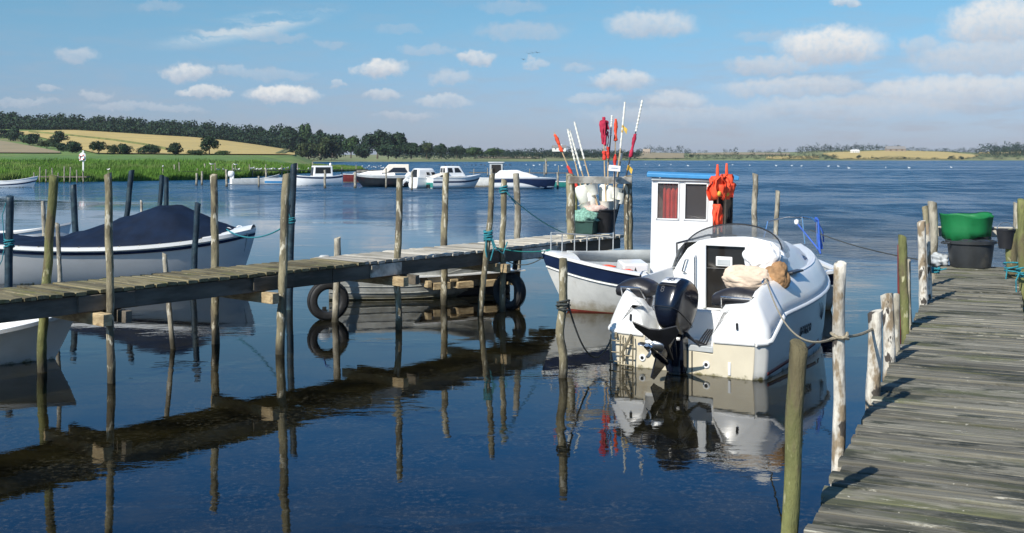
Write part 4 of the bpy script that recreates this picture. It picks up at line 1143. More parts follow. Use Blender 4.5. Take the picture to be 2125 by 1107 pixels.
        mb = MB(); mb.tube([(-.010, sd * .72, .60), (-.010, sd * .715, .68)], .016, 8); mb.build('vent_fitting', blackp, q)
    # motor well, steps, cockpit sole
    mb = MB(); mb.box((.30, .06, .33), (.58, .94, .05)); mb.build('motor_well', white, r, bevel=.01)
    mb = MB(); mb.box((.05, -.24, .32), (.12, .34, .075)); mb.build('boarding_step', greypaint, r, bevel=.01)
    mb = MB(); mb.box((.56, .10, .53), (.12, 1.06, .40)); mb.box((.42, .33, .50), (.20, .30, .34)); mb.build('splash_well_wall', white, r, bevel=.03, seg=3)
    mb = MB(); mb.box((1.1, 0, .50), (1.05, 1.6, .04)); mb.build('cockpit_sole', greypaint, r)
    # bulkhead with a door opening
    mb = MB(); X = 1.6
    top = [(.83, 1.06), (.74, 1.22), (.60, 1.42), (.44, 1.53), (.1, 1.60), (-.35, 1.61), (-.62, 1.56), (-.78, 1.42), (-.84, 1.2), (-.86, 1.06)]
    dl, dr, dt, dbm = .33, -.27, 1.49, .60
    def poly(pts): 
        mb.loft([[Vector((X, y, z)) for y, z in pts], [Vector((X + .06, y, z)) for y, z in pts]], True, True, True)
    poly([(.86, .5), (.83, 1.06), (.74, 1.22), (.60, 1.42), (.44, 1.53), (dl, 1.55), (dl, .5)])
    poly([(dl, dt), (dl, 1.55), (.1, 1.60), (-.2, 1.615), (dr, 1.612), (dr, dt)])
    poly([(dr, .5), (dr, 1.612), (-.35, 1.61), (-.62, 1.56), (-.78, 1.42), (-.84, 1.2), (-.86, .5)])
    poly([(dl, .5), (dl, dbm), (dr, dbm), (dr, .5)])
    mb.build('bulkhead', white, r, bevel=.008)
    mb = MB()
    for a, b in (((dl + .01, dbm), (dl + .01, dt)), ((dr - .01, dbm), (dr - .01, dt)), ((dl + .03, dt + .01), (dr - .03, dt + .01))):
        mb.beam((X - .012, a[0], a[1]), (X - .012, b[0], b[1]), .05, .045, up=Vector((1, 0, 0)))
    df = mb.build('door_frame', white, r, bevel=.008)
    mb = MB(); mb.box((X + .03, (dl + dr) / 2, (dt + dbm) / 2), (.015, dl - dr, dt - dbm)); dr_ = mb.build('cabin_door', darkglass, r)
    mb = MB(); mb.box((X + .012, .06, 1.26), (.02, .24, .135)); mb.build('door_vent', white, dr_, bevel=.02, seg=3)
    mb = MB(); mb.box((X - .002, .06, 1.25), (.006, .19, .075)); mb.build('vent_slot', greypaint, dr_, bevel=.004)
    for y, ln in ((.47, .66), (-.33, .34)):
        mb = MB(); zc = 1.0 if y > 0 else 1.33; mb.tube([(X - .0, y, zc - ln / 2), (X - .05, y, zc - ln / 2 + .03), (X - .05, y, zc + ln / 2 - .03), (X, y, zc + ln / 2)], .013, 8); mb.build('grab_handle', chrome, r)
    mb = MB(); mb.tube([(X - .01, .62, 1.07), (X - .05, .66, 1.10), (X - .05, .61, 1.26), (X - .01, .59, 1.27)], .012, 8); mb.build('grab_handle', chrome, r)
    # cabin trunk and foredeck
    mb = MB(); rg = []
    for X, wb, wt, zt in ((1.64, .86, .66, 1.50), (2.0, .86, .62, 1.52), (2.6, .80, .5, 1.50), (3.2, .66, .38, 1.42), (3.8, .44, .22, 1.33), (4.25, .2, .08, 1.27)):
        z0 = zd(X) - .01
        rg.append([Vector((X, y, z)) for y, z in ((-wb, z0), (-lerp(wb, wt, .5), lerp(z0, zt, .7)), (-wt, zt), (-wt * .5, zt + .035), (0, zt + .045), (wt * .5, zt + .035), (wt, zt), (lerp(wb, wt, .5), lerp(z0, zt, .7)), (wb, z0))])
    mb.loft(rg, False, False, False); mb.add(rg[-1], [tuple(range(9))]); cab = mb.build('cabin_roof', white, r, angle=60)
    for sd in (-1, 1):
        P = lambda X, t: Vector((X, sd * (lerp(interp(X, [(1.6, .86), (2.6, .80), (3.2, .66)]), interp(X, [(1.6, .66), (2.6, .5), (3.2, .38)]), t) + .012), lerp(zd(X), interp(X, [(1.6, 1.5), (2.6, 1.5), (3.2, 1.42)]), t)))
        mb = MB(); mb.add([P(2.15, .15), P(3.15, .12), P(2.75, .62), P(2.3, .72)], [(0, 1, 2, 3)]); mb.build('side_window', darkglass, cab, solid=.01)
    mb = MB(); mb.loft([[Vector((stem(X, zd(X)), lerp(-1, 1, j / 8) * max(0, hb(X) - .18), zd(X) - .008 + .03 * (1 - lerp(-1, 1, j / 8) ** 2) * min(1, hb(X)))) for j in range(9)] for X in [q for q in Xs if q >= 1.6]], False); mb.build('foredeck', white, r, angle=60)
    # smoked wrap-round windscreen
    mb = MB(); rg = []
    for k in range(25):
        a = PI * k / 24
        c, s_ = math.cos(a), max(0.0, math.sin(a)) ** .8
        b = Vector((1.62 + 1.15 * s_, .80 * c, lerp(1.16, 1.50, s_)))
        t = Vector((1.60 + .30 * s_, -.03 + .72 * c, lerp(1.34, 1.77, s_)))
        rg.append([b.lerp(t, q) + Vector((.06 * math.sin(q * PI) * s_, 0, .03 * math.sin(q * PI))) for q in (0, .33, .66, 1)])
    mb.loft(rg, False); ws = mb.build('windscreen', smoke, r, angle=180, solid=.008)
    mb = MB(); mb.tube([q[3] for q in rg], .011, 6); mb.build('windscreen_edge', blackp, ws)
    # dark panels of the starboard quarter window
    # rub rail, white with a dark groove, stepping down at the stern
    for sd in (-1, 1):
        pts = [Vector((stem(X, zr(X)), sd * (hb(X) - corner(X) + .012), zr(X))) for X in Xs]
        mb = MB(); mb.tube(pts, .034, 10); rr = mb.build('rub_rail', white, r)
        mb = MB(); mb.tube([p + Vector((0, sd * .030, .004)) for p in pts], .008, 6); mb.build('rail_insert', greypaint, rr)
    mb = MB()
    for y0, y1 in ((.94, .54), (-.94, -.42)): mb.tube([(-.006, y0, .44), (-.006, y1, .43)], .026, 8)
    mb.build('rub_rail', white, r)
    # boot stripe, name graphics and fan emblem on the starboard side
    for sd in (-1, 1):
        mb = MB(); rg = []
        for X in [q for q in Xs if .1 < q < 4.0]:
            f = sstep(2.2, L, X); h = hb(X); zc = lerp(-.02, .35, f)
            y = lambda w: h * lerp(lerp(.995, .96, f), lerp(.97, .78, f), w) + .006
            rg.append([Vector((stem(X, .10 + .03 * X), sd * y(.78), .085 + .035 * X)), Vector((stem(X, .06 + .03 * X), sd * y(.92), .035 + .035 * X))])
        mb.loft(rg, False); mb.build('boot_stripe', maroon, r, solid=.003)
    def side(X, z, sd=-1):
        f = sstep(2.2, L, X); zc = lerp(-.02, .35, f); w = (zr(X) - z) / (zr(X) - zc)
        return Vector((stem(X, z), sd * (hb(X) * interp(w, [(0, 1), (.35, lerp(.995, .96, f)), (.72, lerp(.985, .88, f)), (1, lerp(.97, .78, f))]) + .007), z))
    mb = MB()
    for k in range(5):     # fan of five curved stripes
        a = R(20 + 15 * k); pts = []
        for q in range(6):
            t = q / 5; rad = .10 + .24 * t; aa = a + .25 * t
            pts.append(side(2.42 + rad * math.cos(aa) * 1.2, .40 + rad * math.sin(aa) * .8))
        rg = []
        for i, p in enumerate(pts):
            wv = .016 * math.sin(PI * (i + .6) / 6.2) + .003; rg.append([p + Vector((0, 0, wv)), p - Vector((0, 0, wv))])
        mb.loft(rg, False)
    mb.build('fan_emblem', graygear, r, solid=.003)['label'] = 'dark fan-shaped stripe emblem'
    mb = MB()
    for k in range(6):     # slanted hull lettering, too blurred in the photograph to be read
        x = 1.42 + .085 * k
        def st(x0, z0, x1, z1, w=.014):
            p, q = side(x0 + .3 * (z0 - .4), z0), side(x1 + .3 * (z1 - .4), z1); d = Vector((w, 0, 0)) if abs(z1 - z0) > .03 else Vector((0, 0, w))
            mb.add([p - d, p + d, q + d, q - d], [(0, 1, 2, 3)])
        st(x, .36, x, .45); st(x, .45, x + .055, .45)
        if k % 2: st(x, .405, x + .05, .405)
        if k % 3 != 1: st(x + .055, .36, x + .055, .45)
        if k in (0, 3, 4): st(x, .36, x + .055, .36)
    mb.build('hull_lettering', graygear, r, solid=.003)
    # raised pad and cleat on the starboard side deck
    mb = MB(); mb.box((1.72, -.90, 1.165), (.42, .10, .03), Matrix.Rotation(R(-3), 3, 'Z')); mb.build('step_pad', graygear, r, bevel=.008)
    for sd in (-1, 1):
        mb = MB(); mb.tube([(.55, sd * .84, 1.12), (.62, sd * .84, 1.16), (.74, sd * .84, 1.16), (.80, sd * .84, 1.12)], .014, 8); mb.build('cleat', chrome, r)
    # bow pulpit wrapped in blue webbing
    mb = MB(); 
    mb.tube([(4.35, -.45, 1.24), (4.50, -.40, 1.66), (4.85, -.22, 1.72), (5.05, 0, 1.72), (4.85, .22, 1.72), (4.50, .40, 1.66), (4.35, .45, 1.24)], .014, 8)
    mb.tube([(5.0, -.06, 1.28), (5.05, 0, 1.72)], .012, 8); pr_ = mb.build('bow_rail', chrome, r)
    mb = MB(); mb.tube([(3.95, -.62, 1.22), (3.98, -.60, 1.26), (4.60, -.40, 1.70), (4.72, -.33, 1.72)], [.014, .014, .014, .03], 6)
    mb.tube([(4.72, -.33, 1.72), (4.60, -.46, 1.24)], .020, 6); mb.tube([(3.98, -.6, 1.26), (4.1, -.2, 1.68)], .012, 6); mb.tube([(4.0, -.58, 1.25), (4.66, -.36, 1.62)], .012, 6)
    mb.tube([(4.72, -.33, 1.72), (4.78, -.42, 1.5), (4.76, -.44, 1.34)], .012, 6); mb.build('blue_strap', bluerope, pr_)
    mb = MB(); mb.lathe([(.0, .05), (.035, .03), (.04, 0), (.03, -.03), (0, -.04)], (4.1, -.2, 1.69), 10); mb.build('bow_light', white, pr_)
    mb = MB(); mb.tube([(1.7, .80, 1.14), (1.78, .84, 1.47), (2.9, .80, 1.52), (3.6, .62, 1.48), (3.75, .58, 1.24)], .015, 8)
    for X, y in ((2.35, .83), (3.0, .79)): mb.tube([(X, y, 1.16), (X, y, 1.5)], .012, 6)
    mb.build('side_rail', blackp, r)
    # folded black seats either side of the cockpit
    def seat(y0, y1, Xc, lab, dz=0):
        mb = MB(); rg = []
        n = 13
        for k in range(n):
            t = k / (n - 1); y = lerp(y0, y1, t); b = .03 * mnoise.noise(Vector((y * 5, 1.3, 0)))
            e = math.sin(PI * min(1, max(0, t * .86 + .07))) ** .35; dr = .10 * (1 - e)
            pr = [(Xc - .20, .93 + dz + b), (Xc - .23, 1.01 + dz), (Xc - .20, 1.12 + dz + b), (Xc - .08, 1.17 + dz + b), (Xc + .10, 1.16 + dz), (Xc + .22, 1.08 + dz), (Xc + .20, .95 + dz)]
            rg.append([Vector((Xc + (X - Xc) * lerp(.75, 1, e), y, lerp(1.03 + dz, z - dr, e))) for X, z in pr])
        mb.loft(rg, True, True, True); s = mb.build('folded_seat', vinyl, r, angle=70); s['label'] = lab
        mb = MB(); mb.box((Xc - .12, lerp(y0, y1, .72), .83 + dz), (.12, .24, .30), Matrix.Rotation(R(12), 3, 'X')); mb.build('seat_flap', vinyl, s, bevel=.05, seg=3)
        mb = MB(); mb.tube([(Xc - .2, lerp(y0, y1, .2), .92 + dz), (Xc - .3, lerp(y0, y1, .25), 1.06 + dz), (Xc - .3, lerp(y0, y1, .8), 1.06 + dz), (Xc - .2, lerp(y0, y1, .86), .92 + dz)], .013, 8); mb.build('seat_rail', chrome, s)
    seat(1.06, .56, .45, 'black folded seat on the port quarter', -.06)
    seat(-.22, -.90, .62, 'black folded seat on the starboard quarter', -.12)
    mb = MB(); mb.box((1.42, -.62, 1.10), (.36, .46, .62), Matrix.Rotation(R(14), 3, 'Y')); hc = mb.build('helm_console', white, r, bevel=.06, seg=3)
    for z in (1.16, 1.04):
        mb = MB(); mb.lathe([(.045, .0), (.045, -.012)], (1.20 if z > 1.1 else 1.235, -.70, z), 14, cap0=True, cap1=True, rot=Matrix.Rotation(R(-76), 3, 'Y')); mb.build('gauge', darkglass, hc)
    # swim ladder folded on the port side of the transom
    mb = MB()
    for y in (.98, .84, .80, .66): mb.tube([(-.05, y, .40), (-.08, y - .01, .30), (-.07, y, .02), (-.06, y, -.1)], .009, 6)
    for z in (.33, .18, .06):
        mb.tube([(-.08, .99, z), (-.08, .82, z)], .009, 6); mb.tube([(-.085, .81, z - .03), (-.085, .65, z - .03)], .009, 6)
    mb.tube([(-.02, .92, .42), (-.07, .90, .36)], .02, 6); mb.tube([(-.02, .70, .42), (-.07, .72, .34), (-.12, .78, .2), (-.10, .77, .08)], .018, 6)
    mb.build('swim_ladder', rustmetal, r)
    # raised outboard
    o = bpy.data.objects.new('outboard_motor', None); col.objects.link(o); o.parent = r; o.location = (-.12, .04, .56)
    o.rotation_euler = (0, R(31), R(-4)); o.scale = (1.08, 1.0, 1.08)
    o['label'] = 'black outboard motor tilted up out of the water'
    # (own frame: x forward, z up along the leg; tilted so that the propeller comes up aft)
    mb = MB(); rg = []
    for z, x0, x1, w, e in ((-.10, -.27, .06, .09, 2.6), (-.04, -.35, .11, .135, 3.2), (.06, -.42, .15, .165, 3.8), (.10, -.435, .155, .18, 3.8), (.24, -.455, .16, .195, 4.2), (.345, -.455, .15, .195, 4.2), (.375, -.44, .145, .19, 4.0), (.485, -.345, .12, .18, 3.6), (.535, -.27, .08, .155, 3.2), (.56, -.18, -.0, .09, 2.4)):
        ring = []
        for k in range(26):
            a = 2 * PI * k / 26; c, s_ = math.cos(a), math.sin(a)
            cx = (x0 + x1) / 2; ax = (x1 - x0) / 2
            ring.append(Vector((cx + ax * math.copysign(abs(c) ** (2 / e), c), w * math.copysign(abs(s_) ** (2 / e), s_), z)))
        rg.append(ring)
    mb.loft(rg, True, True, True); cw = mb.build('cowl', gloss, o, angle=70, sub=1)
    mb = MB(); mb.tube([((-.15 + .30 * math.copysign(abs(math.cos(2 * PI * k / 32)) ** .48, math.cos(2 * PI * k / 32))), .183 * math.copysign(abs(math.sin(2 * PI * k / 32)) ** .48, math.sin(2 * PI * k / 32)), .085) for k in range(33)], .004, 5); mb.build('cowl_seam', blackp, cw)
    mb = MB(); mb.tube([(-.440, -.12, .345), (-.462, 0, .345), (-.440, .12, .345)], .012, 8); mb.build('cowl_latch', blackp, cw)
    mb = MB(); mb.add([(-.438, .105, .385), (-.438, -.105, .385), (-.345, -.105, .490), (-.345, .105, .490)], [(0, 1, 2, 3)]); mb.build('number_plate', signwhite, cw, solid=.006)
    tx = bpy.data.curves.new('plate_digits', 'FONT'); tx.body = '85'; tx.size = .085; tx.extrude = .001; tx.align_x = 'CENTER'; tx.align_y = 'CENTER'; tx.materials.append(graygear); tx.shear = .2
    to = bpy.data.objects.new('plate_digits', tx); col.objects.link(to); to.parent = cw; to.location = (-.400, 0, .446); to.scale = (1.25, 1.25, 1)
    n = Vector((-.75, 0, .66)); to.rotation_euler = Matrix((Vector((0, -1, 0)), n.cross(Vector((0, -1, 0))), n)).transposed().to_euler()
    tx = bpy.data.curves.new('cowl_mark', 'FONT'); tx.body = '8'; tx.size = .11; tx.extrude = .001; tx.align_x = 'CENTER'; tx.align_y = 'CENTER'; tx.materials.append(graygear)
    to = bpy.data.objects.new('cowl_mark', tx); col.objects.link(to); to.parent = cw; to.location = (-.4535, .05, .29)
    n = Vector((-1, 0, 0)); to.rotation_euler = Matrix((Vector((0, -1, 0)), n.cross(Vector((0, -1, 0))), n)).transposed().to_euler()
    for t_ in [q for q in col.objects if q.type == 'FONT']:
        me = bpy.data.meshes.new_from_object(t_.evaluated_get(bpy.context.evaluated_depsgraph_get()))
        n_ = bpy.data.objects.new(t_.name + '_', me); col.objects.link(n_); nm_ = t_.name
        n_.parent = t_.parent; n_.location = t_.location; n_.rotation_euler = t_.rotation_euler; n_.scale = t_.scale
        bpy.data.objects.remove(t_); n_.name = nm_
    # mid section, gearcase, fins, propeller, skeg
    mb = MB(); rg = []
    for z, x0, x1, w in ((.0, -.24, .06, .10), (-.15, -.22, .02, .075), (-.42, -.23, -.02, .05), (-.62, -.27, -.03, .035), (-.70, -.30, -.02, .03)):
        rg.append([Vector(((x0 + x1) / 2 + (x1 - x0) / 2 * math.cos(2 * PI * k / 14), w * math.sin(2 * PI * k / 14), z)) for k in range(14)])
    mb.loft(rg, True, True, True); leg = mb.build('lower_unit', gloss, o, angle=60); leg.scale = (1, 1, .62)
    mb = MB(); mb.tube([(.02, 0, -.70), (-.02, 0, -.70), (-.12, 0, -.70), (-.28, 0, -.70), (-.36, 0, -.70)], [.01, .04, .062, .062, .05], 14); mb.build('gearcase', gloss, leg)
    mb = MB(); mb.add([(-.04, .012, -.74), (-.28, .012, -.74), (-.28, .006, -1.14), (-.20, .006, -1.13), (-.04, -.012, -.74), (-.28, -.012, -.74), (-.28, -.006, -1.14), (-.20, -.006, -1.13)], [(0, 1, 2, 3), (4, 5, 6, 7), (0, 1, 5, 4), (1, 2, 6, 5), (2, 3, 7, 6), (3, 0, 4, 7)]); mb.build('skeg', gloss, leg)
    mb = MB(); q = [(.04, .05), (-.22, .09), (-.42, .30), (-.52, .30), (-.48, .07), (-.48, -.07), (-.52, -.30), (-.42, -.30), (-.22, -.09), (.04, -.05)]
    mb.loft([[Vector((x, y, -.55 + .06 * (abs(y) > .2) - x * .46)) for x, y in q], [Vector((x, y, -.575 + .06 * (abs(y) > .2) - x * .46)) for x, y in q]], True, True, True); mb.build('stabiliser_fin', blackp, leg, bevel=.003)
    mb = MB(); mb.tube([(-.36, 0, -.70), (-.40, 0, -.70), (-.52, 0, -.70), (-.55, 0, -.70)], [.055, .066, .058, .03], 16); pp = mb.build('propeller', chrome, leg)
    for k in range(3):
        mb = MB(); a = 2 * PI * k / 3 + .5; rg = []
        for i in range(7):
            t = i / 6; rad = lerp(.05, .185, t); w = .075 * math.sin(PI * lerp(.25, .93, t)) ; tw = R(lerp(58, 28, t))
            c = Vector((-.46, rad * math.cos(a), -.70 + rad * math.sin(a))); tg = Vector((0, -math.sin(a), math.cos(a)))
            dv = tg * math.cos(tw) + Vector((1, 0, 0)) * math.sin(tw); rg.append([c - dv * w * 1.2, c, c + dv * w * 1.2])
        mb.loft(rg, False); mb.build('propeller_blade', alu, pp, solid=.006, angle=180)
    # clamp bracket and trim rams on the transom
    mb = MB()
    for y in (-.05, .17): mb.loft([[Vector((x, y + d, z)) for x, z in ((.02, .60), (.02, .05), (-.06, .0), (-.14, .12), (-.16, .45), (-.10, .68))] for d in (-.02, .02)], True, True, True)
    mb.tube([(-.14, .03, .1), (-.2, .04, .5)], .035, 10); mb.tube([(-.12, .10, .02), (-.13, .10, .45)], .04, 10); mb.box((-.09, .06, .22), (.10, .18, .40)); mb.box((-.06, .06, -.05), (.12, .16, .2))
    mb.tube([(-.1, -.08, .55), (-.1, .2, .55)], .045, 12)
    mb.build('transom_bracket', gloss, o.parent, bevel=.008)
    mb = MB()
    for k, y in enumerate((-.12, -.15, -.18, -.21)):
        mb.tube([(-.08, -.04, .50 + .02 * k), (-.02, y - .02, .42 - .02 * k), (.06, y - .08, .40 - .01 * k), (.2, y - .08, .46), (.3, y - .1, .52)], .011, 6)
    mb.build('control_cables', blackp, r)
    return r
cruiser = motor_cruiser()
cm = Matrix.Translation((2.15, 13.36, 0)) @ Matrix.Rotation(R(58), 4, 'Z')

# ------------------------------------------------------------------ the fishing boat with the wheelhouse
def fishing_boat():
    ang = 187
    r = thing('fishing_boat', 'white fishing boat with navy stripe, red bottom and white wheelhouse under blue roof', 'fishing boat', (5.62, 19.30, 0), R(ang))
    r.rotation_euler = (R(-4.5), 0, R(ang))
    h = Hull(5.15, 2.25, plan_bow(2.3, .72, .45), ZS(.80, .72, 1.06, 1.8), lambda t: -.38 + .3 * max(0, (t - .8) / .2) ** 2, .52, sec_flare)
    h.build(r, whiteold, bottom=redpaint, bq=lambda t: max(.03, (.05 - h.zk(t)) / (h.zs(t) - h.zk(t))))['label'] = 'white painted topsides of the hull'
    h.band(r, navy, .80, .985, .008)
    h.gunwale(r, white, .10, .05)
    h.rail(r, whiteold, .775, .012, 'moulding')
    h.inside(r, greypaint, .22, .07)
    h.deck(r, white, .88, .995, .03, .02)
    mb = MB()          # raised grey bulwark on the far side
    mb.loft([[Vector((h.L * t, -abs(h.pt(t, 1, 1).y) + .10, h.zs(t) + z)) for z in (-.10, .05, lerp(.16, .06, sstep(.55, .9, t)), lerp(.16, .06, sstep(.55, .9, t)))] for t in [.1 + .8 * i / 16 for i in range(17)]], False)
    mb.build('bulwark', greypaint, r, solid=.04)
    # wheelhouse: X 2.15..3.2, port wall with two windows towards the camera
    X0, X1, Y0, Y1, Z0, Z1 = 2.10, 3.16, -.55, .45, .25, 2.34
    mb = MB()
    t = .045
    def wall(a, b): mb.box(((a[0] + b[0]) / 2, (a[1] + b[1]) / 2, (a[2] + b[2]) / 2), (abs(b[0] - a[0]), abs(b[1] - a[1]), abs(b[2] - a[2])))
    wx = [X0, 2.19, 2.60, 2.68, 3.08, X1]; zb, zt = 1.62, 2.28
    wall((X0, Y1 - t, Z0), (X1, Y1, zb)); wall((X0, Y1 - t, zt), (X1, Y1, Z1))
    for a, b in ((wx[0], wx[1]), (wx[2], wx[3]), (wx[4], wx[5])): wall((a, Y1 - t, zb), (b, Y1, zt))
    wall((X0, Y0, Z0), (X1, Y0 + t, zb)); wall((X0, Y0, zt), (X1, Y0 + t, Z1))
    for a, b in ((wx[0], wx[1]), (wx[4], wx[5])): wall((a, Y0, zb), (b, Y0 + t, zt))
    wall((X1 - t, Y0 + t, Z0), (X1, Y1 - t, zb)); wall((X1 - t, Y0 + t, zt), (X1, Y1 - t, Z1))
    wall((X0, Y0 + t, Z0), (X0 + t, Y0 + .25, Z1)); wall((X0, Y0 + .25, 2.2), (X0 + t, Y1 - t, Z1))
    wh = mb.build('wheelhouse', white, r, smooth=False)
    for a, b in ((2.19, 2.60), (2.68, 3.08)):
        mb = MB(); mb.box(((a + b) / 2, Y1 - .022, (zb + zt) / 2), (b - a, .01, zt - zb)); w = mb.build('window_pane', clearpane, wh)
        mb = MB()
        for (xa, za, xb, zb_) in ((a, zb + .012, b, zb + .012), (a, zt - .012, b, zt - .012), (a + .012, zb, a + .012, zt), (b - .012, zb, b - .012, zt)):
            mb.box(((xa + xb) / 2, Y1 + .004, (za + zb_) / 2), (max(.024, xb - xa), .022, max(.024, zb_ - za)))
        mb.build('window_frame', white, wh, smooth=False)
    mb = MB(); mb.loft([[Vector((lerp(2.69, 2.96, k / 10), .36 + .03 * math.sin(k * 2.2), z)) for z in (1.2, 1.6, 2.0, 2.30)] for k in range(11)], False); mb.build('curtain', redcloth, wh, solid=.005)
    mb = MB(); mb.box(((X0 + X1) / 2, Y0 + .30, 1.3), (X1 - X0 - .10, .02, 1.95)); mb.build('inner_partition', brownpanel, wh)
    mb = MB(); mb.box((X0 - .18, .12, 1.70), (.42, .03, 1.2), Matrix.Rotation(R(-35), 3, 'Z')); dd = mb.build('open_door', darkglass, wh, bevel=.01)
    mb = MB(); mb.box(((X0 + X1) / 2 - .17, (Y0 + Y1) / 2, Z1 + .045), (X1 - X0 + .52, Y1 - Y0 + .16, .075), Matrix.Rotation(R(-1), 3, 'Y')); ro = mb.build('wheelhouse_roof', bluepaint, r, bevel=.015)
    mb = MB(); mb.box(((X0 + X1) / 2, Y1 + .03, Z1 - .01), (X1 - X0 + .02, .03, .05)); mb.build('roof_trim', greypaint, ro, bevel=.005)
    for x in (3.02, 2.55, 2.02):
        mb = MB(); mb.lathe([(0, .05), (.02, .04), (.026, .02), (.018, 0)], (x, Y1 + .05, Z1 + .005), 8); mb.build('lamp_knob', white, ro)
    pc = Vector(((X0 + X1) / 2, (Y0 + Y1) / 2, 0))
    for o_ in (wh, ro): o_.matrix_basis = Matrix.Translation(pc) @ Matrix.Rotation(R(-15), 4, 'Z') @ Matrix.Rotation(R(3.6), 4, 'X') @ Matrix.Translation(-pc)
    # bow rail on the far gunwale
    mb = MB(); top = []
    ts = [.965, .92, .87, .82, .77, .715]
    for t in ts:
        p = h.pt(t, 1, -1); p.y += .06; q = p + Vector((0, 0, .36 if t != .715 else .34)); top.append(q)
        mb.tube([p, q + Vector((0, 0, 0 if t > .72 else .10))], .010, 6)
    mb.tube(top, .011, 8); mb.build('bow_rail', greypaint, r)
    mb = MB(); mb.box((3.55, .15, .62), (.45, .5, .55)); eb = mb.build('engine_box', white, r, bevel=.03)
    mb = MB(); mb.add([(3.50, .405, .66), (3.62, .405, .66), (3.56, .405, .84)], [(0, 1, 2)]); mb.build('vent_mark', blackp, eb, solid=.006)
    mb = MB(); mb.box((1.2, 0, .45), (.3, 1.5, .05)); mb.build('thwart', greypaint, r)
    return r, h
fboat, fh = fishing_boat()
fm = Matrix.LocRotScale(Vector((5.62, 19.30, 0)), fboat.rotation_euler, None)

# ------------------------------------------------------------------ the big open boat under the navy cover
def covered_boat():
    L = 6.9; x1, y1 = at(531, 400, 23.6).x, 23.6
    a = R(3)
    o = Vector((x1 - L * math.cos(a), y1 - L * math.sin(a), 0))
    r = thing('covered_boat', 'large white double-ended boat under a peaked navy canvas cover, behind the left pier', 'boat', o, a)
    h = Hull(L, 2.5, plan_double(3.2, .46), lambda t: .78 + .32 * abs(2 * t - 1) ** 2.2, lambda t: -.4 + .35 * abs(2 * t - 1) ** 6, .35, sec_flare, .35)
    h.build(r, white); h.gunwale(r, white, .15, .07, transom=False); h.band(r, navy, .90, .95, .02)
    h.deck(r, white, .86, .992, .09, .045); h.deck(r, white, .008, .14, .09, .045, 'afterdeck'); h.inside(r, greypaint, .1, .12)
    mb = MB(); rg = []
    # ridge height above the gunwale along the boat
    rid = [(.16, .03), (.36, .06), (.687, .76), (.70, .77), (.755, .76), (.765, .74), (.945, .04)]
    for i in range(49):
        t = lerp(.16, .945, i / 48); hbm = abs(h.pt(t, 1, 1).y) - .13; z0 = h.zs(t) + .055; rz = interp(t, rid)
        ring = []
        for j in range(21):
            q = j / 10 - 1; aq = abs(q)
            prof = 1 - .42 * aq if aq < .36 else max(.04, lerp(.849, .04, (aq - .36) / .61))
            sagn = -.05 * math.sin(PI * aq) * rz
            fold = .05 * mnoise.noise(Vector((t * 20, q * 3.2, 2))) + .085 * max(0, 1 - abs((aq - .25 - (.70 - t) * 1.1) / .07)) * (.35 < t < .72) * .8 + .07 * max(0, 1 - abs((aq - .55 - (.70 - t) * .8) / .06)) * (.40 < t < .72)
            z = z0 + rz * prof + (sagn + fold) * (0 if aq > .97 else 1)
            if aq == 1.0: z = z0 - .07 + .012 * math.sin(t * 90)
            ring.append(Vector((L * t, q * hbm * (1.01 if aq == 1 else 1), z)))
        rg.append(ring)
    mb.loft(rg, False); cv = mb.build('cover', canvas, r, angle=32, solid=.012); cv['label'] = 'navy canvas cover peaked over a ridge pole'
    for k in range(12):
        t = .2 + .06 * k; p = h.pt(t, 1, -1); mb = MB(); mb.tube([p + Vector((0, .12, .05)), p + Vector((0, .02, .045)), p + Vector((0, -.02, .0))], .012, 5); mb.build('cover_tie', beigerope, cv)
    for x, s in ((L - .55, -1), (L - .42, 1)):
        mb = MB(); mb.tube([(x - .07, s * .3, 1.14), (x - .03, s * .3, 1.17), (x + .03, s * .3, 1.17), (x + .07, s * .3, 1.14)], .010, 6); mb.build('cleat', white, r)
    return r, h
cboat, ch = covered_boat()
cbm = Matrix.LocRotScale(cboat.location, cboat.rotation_euler, None)

# ------------------------------------------------------------------ other near dinghies
def dinghy(name, label, loc, ang, L, B, zs, m, inm, seats=2, plan=None, rake=.3, stripe=None, motor=None, roll=0, bottom=None, group=None, gm=None, sec=sec_round, laps=()):
    r = thing(name, label, 'boat', (loc[0], loc[1], 0), R(ang), group)
    r.rotation_euler = (R(roll), 0, R(ang))
    h = Hull(L, B, plan or plan_bow(2.2, .8, .4), zs, lambda t: -.18 + .12 * max(0, (t - .75) / .25) ** 2, rake, sec)
    h.build(r, m, bottom=bottom, bq=.48); h.gunwale(r, gm or m, .07, .05); h.inside(r, inm, .08, .05)
    if stripe: h.band(r, stripe, .78, .93, .008)
    for q_ in laps: h.rail(r, m, q_, .009, 'lap_strake', .004)
    for k in range(seats):
        x = L * (.28 + .34 * k); w = abs(h.pt(.28 + .34 * k, .8, 1).y) - .06
        mb = MB(); mb.box((x, 0, .34), (.24, w * 2, .035)); mb.build('thwart', inm, r)
    if motor: outboard(r, (-.02, 0, zs(0) - .03), motor[0], motor[1], motor[2], 0, motor[3])
    return r, h
dinghy('white_dinghy', 'white dinghy in the shade under the left end of the pier', (-8.75, 13.42), 18, 3.0, 1.4, ZS(.44, .42, .62), white, white, 1, sec=sec_flare)
dinghy('grey_dinghy', 'low grey planked dinghy lying in shadow behind the pier beside the hanging tyre', (-3.55, 20.55), 10, 3.3, 1.35, ZS(.62, .56, 1.04), shadewhite, greypaint, 2, motor=(greypaint, .55, R(0), blackp), laps=(.5, .62, .74, .87))
dinghy('small_white_boat', 'white boat bow showing behind the left end of the covered boat', (-15.7, 27.4), 4, 4.2, 1.7, ZS(.78, .72, 1.00), white, greypaint, 2)

